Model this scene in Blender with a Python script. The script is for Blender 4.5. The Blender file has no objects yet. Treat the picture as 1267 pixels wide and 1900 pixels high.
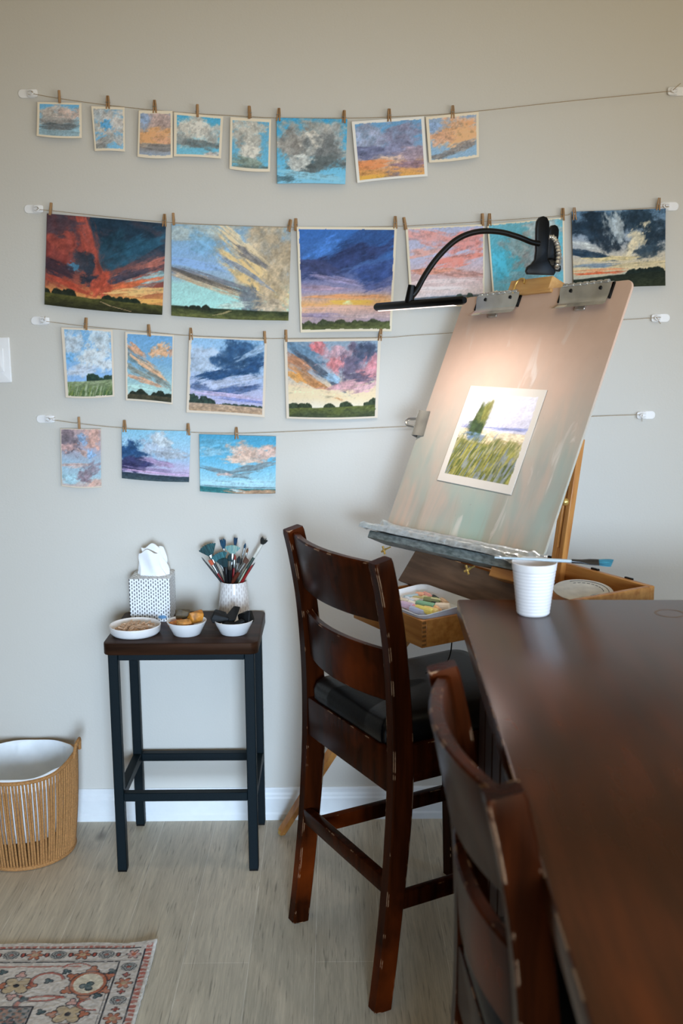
import bpy, bmesh, math, random
import numpy as np
from mathutils import Vector, Matrix

random.seed(7)
C = bpy.context.scene
COL = C.collection
PI = math.pi

# ------------------------------------------------------------------ camera
F_PX = 1970.0
CAM_POS = Vector((0.0, -3.0, 1.4713))
YAW, PITCH, ROLL = 0.0069, 0.17615, 0.0059
_fwd = Vector((math.sin(YAW)*math.cos(PITCH), math.cos(YAW)*math.cos(PITCH), -math.sin(PITCH)))
_right = Vector((math.cos(YAW), -math.sin(YAW), 0))
_down = _fwd.cross(_right)
_r2 = _right*math.cos(ROLL) + _down*math.sin(ROLL)
_d2 = -_right*math.sin(ROLL) + _down*math.cos(ROLL)
cam_data = bpy.data.cameras.new('camera')
cam = bpy.data.objects.new('camera', cam_data)
COL.objects.link(cam)
m = Matrix.Identity(4)
for i in range(3):
    m[i][0] = _r2[i]; m[i][1] = -_d2[i]; m[i][2] = -_fwd[i]; m[i][3] = CAM_POS[i]
cam.matrix_world = m
cam_data.sensor_fit = 'HORIZONTAL'
cam_data.sensor_width = 24.0
cam_data.lens = F_PX/1267.0*24.0
cam_data.clip_start = 0.05
cam_data.dof.use_dof = True
cam_data.dof.focus_distance = 2.65
cam_data.dof.aperture_fstop = 4.5
C.camera = cam

# ------------------------------------------------------------------ world, lights, exposure
C.view_settings.view_transform = 'Standard'
C.view_settings.look = 'None'
C.view_settings.gamma = 1.0
C.view_settings.exposure = 0.0
try:
    C.view_settings.use_curve_mapping = False
except Exception:
    pass
W = bpy.data.worlds.new('world'); C.world = W; W.use_nodes = True
W.node_tree.nodes['Background'].inputs[0].default_value = (0.75, 0.86, 1.0, 1)
W.node_tree.nodes['Background'].inputs[1].default_value = 0.15

def area(name, loc, target, sx, sy, power, color, spread=180.0):
    d = bpy.data.lights.new(name, 'AREA'); d.shape = 'RECTANGLE'
    d.size = sx; d.size_y = sy; d.energy = power; d.color = color; d.spread = math.radians(spread)
    o = bpy.data.objects.new(name, d); COL.objects.link(o)
    o.location = loc
    o.rotation_euler = (Vector(target)-Vector(loc)).to_track_quat('-Z', 'Y').to_euler()
    return o
# daylight: sky light falls inward and down through the windows, an added area lamp stands in for warm ceiling bounce
area('rear_window_sky', (0.45, -5.2, 0.98), (-0.04, 0.0, 0.02), 1.0, 1.3, 24.5, (0.53, 0.73, 0.99), 46)
area('corner_window_sky', (1.9, -4.9, 1.5), (0.0, 0.0, 0.20), 1.8, 1.3, 6, (0.53, 0.74, 1.0), 50)
area('rear_window_light', (0.9, -5.2, 1.05), (0.2, 0.0, 0.9), 2.0, 1.5, 24, (1.0, 0.87, 0.63), 150)
area('right_window_light', (2.50, -3.0, 1.05), (0.0, -1.7, 0.55), 2.2, 1.4, 26, (1.0, 0.86, 0.62), 160)
area('right_window_sky', (2.52, -1.9, 1.2), (0.2, -0.3, 0.3), 1.4, 1.2, 11, (0.25, 0.56, 1.0), 80)
area('ceiling_bounce_fill', (0.2, -1.6, 2.57), (0.2, -1.6, 0.0), 2.4, 2.4, 9.5, (1.0, 0.88, 0.65), 180)

# ------------------------------------------------------------------ pixel of the 1267x1900 frame -> point on a true plane
def ray(px, py):
    return _fwd + _r2*((px-633.5)/F_PX) + _d2*((py-950.0)/F_PX)
def at_y(px, py, y):
    v = ray(px, py); return CAM_POS + v*((y-CAM_POS.y)/v.y)
def at_z(px, py, z):
    v = ray(px, py); return CAM_POS + v*((z-CAM_POS.z)/v.z)

# ------------------------------------------------------------------ materials
def lin(c):
    c = np.asarray(c, float)
    return np.where(c <= 0.04045, c/12.92, ((c+0.055)/1.055)**2.4)
def hx(h):
    h = h.lstrip('#'); return np.array([int(h[i:i+2], 16)/255 for i in (0, 2, 4)])
def L4(h):
    r = lin(hx(h)); return (float(r[0]), float(r[1]), float(r[2]), 1.0)
def new_mat(name):
    mt = bpy.data.materials.new(name); mt.use_nodes = True
    nt = mt.node_tree; b = nt.nodes['Principled BSDF']
    return mt, nt, b
def simple(name, col, rough=0.5, metal=0.0, noise=0.06, scale=40, bump=0.0, spec=0.5, trans=0.0, sub=0.0):
    mt, nt, b = new_mat(name)
    b.inputs['Roughness'].default_value = rough; b.inputs['Metallic'].default_value = metal
    b.inputs['Specular IOR Level'].default_value = spec
    if trans: b.inputs['Transmission Weight'].default_value = trans
    tc = nt.nodes.new('ShaderNodeTexCoord'); n = nt.nodes.new('ShaderNodeTexNoise')
    n.inputs['Scale'].default_value = scale; n.inputs['Detail'].default_value = 4
    nt.links.new(tc.outputs['Object'], n.inputs['Vector'])
    r = nt.nodes.new('ShaderNodeValToRGB')
    c = L4(col)
    r.color_ramp.elements[0].position = 0.3; r.color_ramp.elements[1].position = 0.7
    r.color_ramp.elements[0].color = tuple(x*(1-noise*2) for x in c[:3])+(1,)
    r.color_ramp.elements[1].color = tuple(min(1, x*(1+noise*2)) for x in c[:3])+(1,)
    nt.links.new(n.outputs['Fac'], r.inputs['Fac']); nt.links.new(r.outputs['Color'], b.inputs['Base Color'])
    if bump:
        bp = nt.nodes.new('ShaderNodeBump'); bp.inputs['Strength'].default_value = bump; bp.inputs['Distance'].default_value = 0.002
        nt.links.new(n.outputs['Fac'], bp.inputs['Height']); nt.links.new(bp.outputs['Normal'], b.inputs['Normal'])
    return mt
def wood(name, c1, c2, rough=0.4, axis=0, scale=14, stretch=14, wear=None, wear_r=0.004, wear_lim=0.55, spec=0.5, coat=0.0, c3=None, tint=None):
    mt, nt, b = new_mat(name)
    b.inputs['Roughness'].default_value = rough; b.inputs['Specular IOR Level'].default_value = spec
    if tint: b.inputs['Specular Tint'].default_value = L4(tint)
    b.inputs['Coat Weight'].default_value = coat; b.inputs['Coat Roughness'].default_value = 0.25
    tc = nt.nodes.new('ShaderNodeTexCoord'); mp = nt.nodes.new('ShaderNodeMapping')
    s = [scale*1.0]*3; s[axis] = scale/stretch
    mp.inputs['Scale'].default_value = s
    nt.links.new(tc.outputs['Object'], mp.inputs['Vector'])
    n = nt.nodes.new('ShaderNodeTexNoise'); n.inputs['Scale'].default_value = 3; n.inputs['Detail'].default_value = 6
    n.inputs['Distortion'].default_value = 0.15
    nt.links.new(mp.outputs['Vector'], n.inputs['Vector'])
    r = nt.nodes.new('ShaderNodeValToRGB')
    r.color_ramp.elements[0].position = 0.32; r.color_ramp.elements[1].position = 0.68
    r.color_ramp.elements[0].color = L4(c1); r.color_ramp.elements[1].color = L4(c2)
    nt.links.new(n.outputs['Fac'], r.inputs['Fac'])
    out = r.outputs['Color']
    if c3:      # broad blotches of a second tone
        n3 = nt.nodes.new('ShaderNodeTexNoise'); n3.inputs['Scale'].default_value = 3.2; n3.inputs['Detail'].default_value = 5
        nt.links.new(tc.outputs['Object'], n3.inputs['Vector'])
        r3 = nt.nodes.new('ShaderNodeValToRGB'); r3.color_ramp.elements[0].position = 0.5; r3.color_ramp.elements[1].position = 0.72
        mx3 = nt.nodes.new('ShaderNodeMix'); mx3.data_type = 'RGBA'
        nt.links.new(n3.outputs['Fac'], r3.inputs['Fac']); nt.links.new(r3.outputs['Color'], mx3.inputs[0])
        nt.links.new(out, mx3.inputs[6]); mx3.inputs[7].default_value = L4(c3)
        out = mx3.outputs[2]
    if wear:    # paint chipped off along the edges
        bv = nt.nodes.new('ShaderNodeBevel'); bv.samples = 6; bv.inputs['Radius'].default_value = wear_r
        ge = nt.nodes.new('ShaderNodeNewGeometry')
        dt = nt.nodes.new('ShaderNodeVectorMath'); dt.operation = 'DOT_PRODUCT'
        nt.links.new(bv.outputs['Normal'], dt.inputs[0]); nt.links.new(ge.outputs['Normal'], dt.inputs[1])
        e = nt.nodes.new('ShaderNodeMapRange'); e.inputs[1].default_value = 0.97; e.inputs[2].default_value = 0.86
        nt.links.new(dt.outputs['Value'], e.inputs[0])
        n2 = nt.nodes.new('ShaderNodeTexNoise'); n2.inputs['Scale'].default_value = 26; n2.inputs['Detail'].default_value = 5
        nt.links.new(tc.outputs['Object'], n2.inputs['Vector'])
        t = nt.nodes.new('ShaderNodeMapRange'); t.inputs[1].default_value = wear_lim; t.inputs[2].default_value = wear_lim+0.04
        nt.links.new(n2.outputs['Fac'], t.inputs[0])
        ml = nt.nodes.new('ShaderNodeMath'); ml.operation = 'MULTIPLY'
        nt.links.new(e.outputs[0], ml.inputs[0]); nt.links.new(t.outputs[0], ml.inputs[1])
        mx = nt.nodes.new('ShaderNodeMix'); mx.data_type = 'RGBA'
        nt.links.new(ml.outputs[0], mx.inputs[0]); nt.links.new(out, mx.inputs[6]); mx.inputs[7].default_value = L4(wear)
        out = mx.outputs[2]
    nt.links.new(out, b.inputs['Base Color'])
    bp = nt.nodes.new('ShaderNodeBump'); bp.inputs['Strength'].default_value = 0.12; bp.inputs['Distance'].default_value = 0.001
    nt.links.new(n.outputs['Fac'], bp.inputs['Height']); nt.links.new(bp.outputs['Normal'], b.inputs['Normal'])
    return mt
def attr_mat(name, rough=0.8, spec=0.2):
    mt, nt, b = new_mat(name)
    a = nt.nodes.new('ShaderNodeAttribute'); a.attribute_name = 'pigment'
    nt.links.new(a.outputs['Color'], b.inputs['Base Color'])
    b.inputs['Roughness'].default_value = rough; b.inputs['Specular IOR Level'].default_value = spec
    n = nt.nodes.new('ShaderNodeTexNoise'); n.inputs['Scale'].default_value = 220
    bp = nt.nodes.new('ShaderNodeBump'); bp.inputs['Strength'].default_value = 0.15; bp.inputs['Distance'].default_value = 0.0006
    nt.links.new(n.outputs['Fac'], bp.inputs['Height']); nt.links.new(bp.outputs['Normal'], b.inputs['Normal'])
    return mt

M = {}
M['pastel_paint'] = attr_mat('pastel_paint')
M['rug_pile'] = attr_mat('rug_pile', 0.95, 0.05)
M['white_plastic'] = simple('white_plastic', 'f0eeec', 0.35, noise=0.01)
M['ceramic'] = simple('ceramic', 'f0ece8', 0.3, noise=0.015)
M['twine'] = simple('twine', 'a8957a', 0.9, noise=0.1, scale=300)
M['pin_wood'] = wood('pin_wood', '8f6b45', 'b28a5e', 0.7, axis=2, scale=60, stretch=8)
M['pin_pale'] = wood('pin_pale', 'c39a78', 'e0c0a0', 0.65, axis=0, scale=60, stretch=8)
M['steel'] = simple('steel', 'b9bbb8', 0.28, 1.0, noise=0.06)
M['clip_steel'] = simple('clip_steel', 'cfccc4', 0.27, 0.85, noise=0.08, scale=25)
M['brass'] = simple('brass', 'deb868', 0.34, 0.7, noise=0.05)
M['black_plastic'] = simple('black_plastic', '060606', 0.35, noise=0.02, spec=0.22)
M['chair_wood'] = wood('chair_wood', '1c0903', '351405', 0.27, axis=2, scale=16, stretch=12, wear='c79f7c', wear_r=0.0045, wear_lim=0.56, spec=0.05, c3='6e2c0b', tint='d8a882')
M['leather'] = simple('leather', '070606', 0.4, noise=0.08, scale=120, bump=0.15, spec=0.25)
M['table_wood'] = wood('table_wood', '2a1104', '4c2008', 0.25, axis=1, scale=9, stretch=9, wear='c9a887', wear_r=0.006, wear_lim=0.52, c3='301607', spec=0.3, tint='e0b898')
M['table_side'] = wood('table_side', '1c0c06', '2c140a', 0.5, axis=2, scale=12, stretch=9, spec=0.1)
M['stool_wood'] = wood('stool_wood', '22140c', '3c2518', 0.42, axis=0, scale=16, stretch=14, spec=0.1, tint='d8b8a0')
M['stool_metal'] = simple('stool_metal', '08151a', 0.5, 0.0, noise=0.05, scale=180, bump=0.05, spec=0.15)
M['easel_wood'] = wood('easel_wood', 'a5662c', 'c98c48', 0.42, axis=0, scale=22, stretch=12)
M['easel_wood_v'] = wood('easel_wood_v', 'a5662c', 'c98c48', 0.42, axis=2, scale=22, stretch=12)
M['easel_brown'] = wood('easel_brown', '5e4430', '806047', 0.6, axis=0, scale=22, stretch=8)
M['foil'] = simple('foil', 'dfe3e3', 0.28, 0.72, noise=0.07, scale=55, bump=1.0)
M['bag'] = simple('bag', 'eef2f4', 0.4, noise=0.02, scale=30, spec=0.3)
M['tissue'] = simple('tissue', 'f6f6f6', 0.9, noise=0.01)
M['rope'] = simple('rope', 'a87744', 0.85, noise=0.16, scale=260, bump=0.5)
M['charcoal'] = simple('charcoal', '0a0b0c', 0.6, noise=0.25, scale=90, bump=0.4, spec=0.3)
M['trim_white'] = simple('trim_white', 'e6e8e8', 0.4, noise=0.01)

# wall paint with roller stipple
def wall_mat():
    mt, nt, b = new_mat('wall_paint')
    b.inputs['Base Color'].default_value = L4('d2cdc3'); b.inputs['Roughness'].default_value = 0.75
    b.inputs['Specular IOR Level'].default_value = 0.25
    tc = nt.nodes.new('ShaderNodeTexCoord'); n = nt.nodes.new('ShaderNodeTexNoise')
    n.inputs['Scale'].default_value = 160; n.inputs['Detail'].default_value = 3
    nt.links.new(tc.outputs['Object'], n.inputs['Vector'])
    bp = nt.nodes.new('ShaderNodeBump'); bp.inputs['Strength'].default_value = 0.18; bp.inputs['Distance'].default_value = 0.002
    nt.links.new(n.outputs['Fac'], bp.inputs['Height']); nt.links.new(bp.outputs['Normal'], b.inputs['Normal'])
    return mt
M['wall_paint'] = wall_mat()
M['ceiling_paint'] = simple('ceiling_paint', 'e2ddd0', 0.9, noise=0.01)

def floor_mat():
    mt, nt, b = new_mat('oak_planks')
    tc = nt.nodes.new('ShaderNodeTexCoord'); mp = nt.nodes.new('ShaderNodeMapping')
    mp.inputs['Rotation'].default_value = (0, 0, PI/2); mp.inputs['Location'].default_value = (0.03, 0.052, 0)
    nt.links.new(tc.outputs['Object'], mp.inputs['Vector'])
    br = nt.nodes.new('ShaderNodeTexBrick')
    br.offset = 0.37; br.offset_frequency = 2; br.squash = 1.0
    br.inputs['Scale'].default_value = 1.0; br.inputs['Brick Width'].default_value = 1.22; br.inputs['Row Height'].default_value = 0.155
    br.inputs['Mortar Size'].default_value = 0.0006; br.inputs['Mortar Smooth'].default_value = 0.3; br.inputs['Bias'].default_value = 0
    br.inputs['Color1'].default_value = L4('bbb09b'); br.inputs['Color2'].default_value = L4('cbc0ab'); br.inputs['Mortar'].default_value = L4('e6dfd0')
    nt.links.new(mp.outputs['Vector'], br.inputs['Vector'])
    # grain that runs along the planks
    mg = nt.nodes.new('ShaderNodeMapping'); mg.inputs['Scale'].default_value = (95, 5.0, 1)
    nt.links.new(tc.outputs['Object'], mg.inputs['Vector'])
    n = nt.nodes.new('ShaderNodeTexNoise'); n.inputs['Scale'].default_value = 1.6; n.inputs['Detail'].default_value = 8; n.inputs['Distortion'].default_value = 0.9
    n.inputs['Roughness'].default_value = 0.65
    nt.links.new(mg.outputs['Vector'], n.inputs['Vector'])
    mg2 = nt.nodes.new('ShaderNodeMapping'); mg2.inputs['Scale'].default_value = (9, 1.1, 1)
    nt.links.new(tc.outputs['Object'], mg2.inputs['Vector'])
    n2 = nt.nodes.new('ShaderNodeTexNoise'); n2.inputs['Scale'].default_value = 2.0; n2.inputs['Detail'].default_value = 5; n2.inputs['Distortion'].default_value = 1.6
    nt.links.new(mg2.outputs['Vector'], n2.inputs['Vector'])
    r = nt.nodes.new('ShaderNodeMapRange'); r.inputs[1].default_value = 0.3; r.inputs[2].default_value = 0.7; r.inputs[3].default_value = 0.78; r.inputs[4].default_value = 1.12
    nt.links.new(n.outputs['Fac'], r.inputs[0])
    r2 = nt.nodes.new('ShaderNodeMapRange'); r2.inputs[1].default_value = 0.3; r2.inputs[2].default_value = 0.7; r2.inputs[3].default_value = 0.87; r2.inputs[4].default_value = 1.08
    nt.links.new(n2.outputs['Fac'], r2.inputs[0])
    m1 = nt.nodes.new('ShaderNodeMath'); m1.operation = 'MULTIPLY'
    nt.links.new(r.outputs[0], m1.inputs[0]); nt.links.new(r2.outputs[0], m1.inputs[1])
    mx = nt.nodes.new('ShaderNodeMix'); mx.data_type = 'RGBA'; mx.blend_type = 'MULTIPLY'; mx.inputs[0].default_value = 1
    nt.links.new(br.outputs['Color'], mx.inputs[6]); nt.links.new(m1.outputs[0], mx.inputs[7])
    # short dark pores along the grain
    mg3 = nt.nodes.new('ShaderNodeMapping'); mg3.inputs['Scale'].default_value = (170, 9, 1)
    nt.links.new(tc.outputs['Object'], mg3.inputs['Vector'])
    n3 = nt.nodes.new('ShaderNodeTexNoise'); n3.inputs['Scale'].default_value = 1.0; n3.inputs['Detail'].default_value = 3
    nt.links.new(mg3.outputs['Vector'], n3.inputs['Vector'])
    r3 = nt.nodes.new('ShaderNodeMapRange'); r3.inputs[1].default_value = 0.60; r3.inputs[2].default_value = 0.70; r3.inputs[3].default_value = 1.0; r3.inputs[4].default_value = 0.62
    nt.links.new(n3.outputs['Fac'], r3.inputs[0])
    m2 = nt.nodes.new('ShaderNodeMath'); m2.operation = 'MULTIPLY'
    nt.links.new(m1.outputs[0], m2.inputs[0]); nt.links.new(r3.outputs[0], m2.inputs[1])
    # a few knots
    vo = nt.nodes.new('ShaderNodeTexVoronoi'); vo.inputs['Scale'].default_value = 1.0
    mg4 = nt.nodes.new('ShaderNodeMapping'); mg4.inputs['Scale'].default_value = (3.1, 1.7, 1); mg4.inputs['Location'].default_value = (0.35, 0.25, 0)
    nt.links.new(tc.outputs['Object'], mg4.inputs['Vector']); nt.links.new(mg4.outputs['Vector'], vo.inputs['Vector'])
    r4 = nt.nodes.new('ShaderNodeMapRange'); r4.inputs[1].default_value = 0.02; r4.inputs[2].default_value = 0.075; r4.inputs[3].default_value = 0.45; r4.inputs[4].default_value = 1.0
    nt.links.new(vo.outputs['Distance'], r4.inputs[0])
    m3 = nt.nodes.new('ShaderNodeMath'); m3.operation = 'MULTIPLY'
    nt.links.new(m2.outputs[0], m3.inputs[0]); nt.links.new(r4.outputs[0], m3.inputs[1]); nt.links.new(m3.outputs[0], mx.inputs[7])
    nt.links.new(mx.outputs[2], b.inputs['Base Color'])
    b.inputs['Roughness'].default_value = 0.48; b.inputs['Specular IOR Level'].default_value = 0.35
    bp = nt.nodes.new('ShaderNodeBump'); bp.inputs['Strength'].default_value = 0.15; bp.inputs['Distance'].default_value = 0.001
    nt.links.new(n.outputs['Fac'], bp.inputs['Height']); nt.links.new(bp.outputs['Normal'], b.inputs['Normal'])
    return mt
M['oak_planks'] = floor_mat()

# ------------------------------------------------------------------ object helpers
def tag(o, label=None, cat=None, group=None, kind=None):
    if label: o['label'] = label
    if cat: o['category'] = cat
    if group: o['group'] = group
    if kind: o['kind'] = kind
    return o
def thing(name, label, cat, loc=(0, 0, 0), rotz=0.0, group=None, matrix=None):
    o = bpy.data.objects.new(name, None); COL.objects.link(o)
    o.empty_display_size = 0.05
    if matrix is not None: o.matrix_world = matrix
    else: o.matrix_world = Matrix.Translation(Vector(loc)) @ Matrix.Rotation(rotz, 4, 'Z')
    return tag(o, label, cat, group)
def copy_tree(o, parent=None):
    c = o.copy(); COL.objects.link(c)
    if parent is not None: c.parent = parent
    for ch in list(o.children): copy_tree(ch, c)
    return c

class MB:
    def __init__(s): s.bm = bmesh.new()
    def box(s, x0, x1, y0, y1, z0, z1, bev=0.0, seg=2, mat=None):
        r = bmesh.ops.create_cube(s.bm, size=1.0)
        vs = r['verts']
        for v in vs:
            v.co = Vector((x0 if v.co.x < 0 else x1, y0 if v.co.y < 0 else y1, z0 if v.co.z < 0 else z1))
        if mat is not None: bmesh.ops.transform(s.bm, matrix=mat, verts=vs)
        if bev:
            es = list({e for v in vs for e in v.link_edges})
            bmesh.ops.bevel(s.bm, geom=es, offset=bev, segments=seg, affect='EDGES', profile=0.5)
        return s
    def prism(s, poly, z0, z1, mat=None, bev=0.0, seg=2):
        # poly: list of (x, y); extruded from z0 to z1
        a = [s.bm.verts.new((x, y, z0)) for x, y in poly]; b = [s.bm.verts.new((x, y, z1)) for x, y in poly]
        n = len(poly); fs = [s.bm.faces.new(list(reversed(a))), s.bm.faces.new(b)]
        for i in range(n): fs.append(s.bm.faces.new((a[i], a[(i+1) % n], b[(i+1) % n], b[i])))
        if mat is not None: bmesh.ops.transform(s.bm, matrix=mat, verts=a+b)
        bmesh.ops.recalc_face_normals(s.bm, faces=fs)
        if bev:
            es = [e for f in fs[:2] for e in f.edges]
            bmesh.ops.bevel(s.bm, geom=es, offset=bev, segments=seg, affect='EDGES', profile=0.5)
        return s
    def loft(s, rings, closed=True, cap=True):
        R = [[s.bm.verts.new(p) for p in r] for r in rings]; fs = []
        n = len(R[0])
        for a, b in zip(R, R[1:]):
            for i in range(n if closed else n-1):
                fs.append(s.bm.faces.new((a[i], a[(i+1) % n], b[(i+1) % n], b[i])))
        if cap and closed:
            fs.append(s.bm.faces.new(list(reversed(R[0])))); fs.append(s.bm.faces.new(R[-1]))
        bmesh.ops.recalc_face_normals(s.bm, faces=fs)
        return s
    def tube(s, pts, rad, n=10, cap=True, flat=1.0):
        pts = [Vector(p) for p in pts]
        if not hasattr(rad, '__len__'): rad = [rad]*len(pts)
        rings = []; prev = None
        for i, p in enumerate(pts):
            t = (pts[min(i+1, len(pts)-1)]-pts[max(i-1, 0)]).normalized()
            if prev is None:
                up = Vector((0, 0, 1)) if abs(t.z) < 0.9 else Vector((1, 0, 0))
                a = t.cross(up).normalized()
            else:
                a = (prev - t*prev.dot(t)).normalized()
            prev = a; b = t.cross(a)
            rings.append([p + a*(rad[i]*math.cos(2*PI*k/n)) + b*(rad[i]*flat*math.sin(2*PI*k/n)) for k in range(n)])
        return s.loft(rings, True, cap)
    def lathe(s, prof, n=32, cx=0, cy=0, wob=None):
        rings = [[(cx+r*math.cos(2*PI*k/n), cy+r*math.sin(2*PI*k/n), z) for k in range(n)] for r, z in prof]
        return s.loft(rings, True, True)
    def sweep(s, path, hw, hd):
        # rectangular section swept along path of (x, z) in the x-z plane, centred on y; hw half width along y
        raise NotImplementedError
    def ball(s, c, r, sub=2, sq=(1, 1, 1)):
        q = bmesh.ops.create_icosphere(s.bm, subdivisions=sub, radius=r)
        for v in q['verts']: v.co = Vector((v.co.x*sq[0]+c[0], v.co.y*sq[1]+c[1], v.co.z*sq[2]+c[2]))
        return s
    def build(s, name, mat, parent=None, world=False, loc=None, smooth=True, label=None, kind=None):
        me = bpy.data.meshes.new(name)
        if parent is not None and world:
            root = parent
            while root.parent is not None: root = root.parent
            s.bm.transform(root.matrix_world.inverted())
        if loc is not None: bmesh.ops.translate(s.bm, vec=-Vector(loc), verts=s.bm.verts)
        s.bm.to_mesh(me); s.bm.free()
        me.materials.append(mat)
        if smooth:
            me.polygons.foreach_set('use_smooth', [True]*len(me.polygons))
            try: me.set_sharp_from_angle(angle=math.radians(38))
            except Exception: pass
        o = bpy.data.objects.new(name, me); COL.objects.link(o)
        if parent is not None: o.parent = parent
        if loc is not None: o.location = loc
        return tag(o, label, kind=kind)

def frame(origin, x, y, z):
    mm = Matrix.Identity(4)
    for i in range(3): mm[i][0] = x[i]; mm[i][1] = y[i]; mm[i][2] = z[i]; mm[i][3] = origin[i]
    return mm
def smooth_path(pts, n=8):
    pts = [Vector(p) for p in pts]; out = []
    for i in range(len(pts)-1):
        p0 = pts[max(i-1, 0)]; p1 = pts[i]; p2 = pts[i+1]; p3 = pts[min(i+2, len(pts)-1)]
        for k in range(n):
            t = k/n
            out.append(0.5*((2*p1)+(p2-p0)*t+(2*p0-5*p1+4*p2-p3)*t*t+(3*p1-p0-3*p2+p3)*t**3))
    out.append(pts[-1]); return out
def rounded_rect(x0, x1, y0, y1, r, n=6):
    out = []
    for cx, cy, a in ((x1-r, y1-r, 0), (x0+r, y1-r, PI/2), (x0+r, y0+r, PI), (x1-r, y0+r, 1.5*PI)):
        for k in range(n+1): out.append((cx+r*math.cos(a+PI/2*k/n), cy+r*math.sin(a+PI/2*k/n)))
    return out

# ------------------------------------------------------------------ numpy noise and painting
_T = np.random.RandomState(11).rand(8, 256, 256)
def vnoise(x, y, s=0):
    t = _T[s % 8]; x = x+17.3*(s//8)+s*3.1; y = y+9.7*(s//8)+s*5.7
    xi = np.floor(x).astype(int); yi = np.floor(y).astype(int); fx = x-xi; fy = y-yi
    fx = fx*fx*(3-2*fx); fy = fy*fy*(3-2*fy)
    a = t[xi % 256, yi % 256]; b = t[(xi+1) % 256, yi % 256]; c = t[xi % 256, (yi+1) % 256]; d = t[(xi+1) % 256, (yi+1) % 256]
    return (a*(1-fx)+b*fx)*(1-fy)+(c*(1-fx)+d*fx)*fy
def fbm(x, y, s=0, o=4):
    r = 0; a = 0.5; tot = 0
    for i in range(o):
        r = r+a*vnoise(x*2**i, y*2**i, s+i); tot += a; a *= 0.55
    return r/tot
def sst(a, b, x):
    t = np.clip((x-a)/(b-a), 0, 1); return t*t*(3-2*t)
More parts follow.
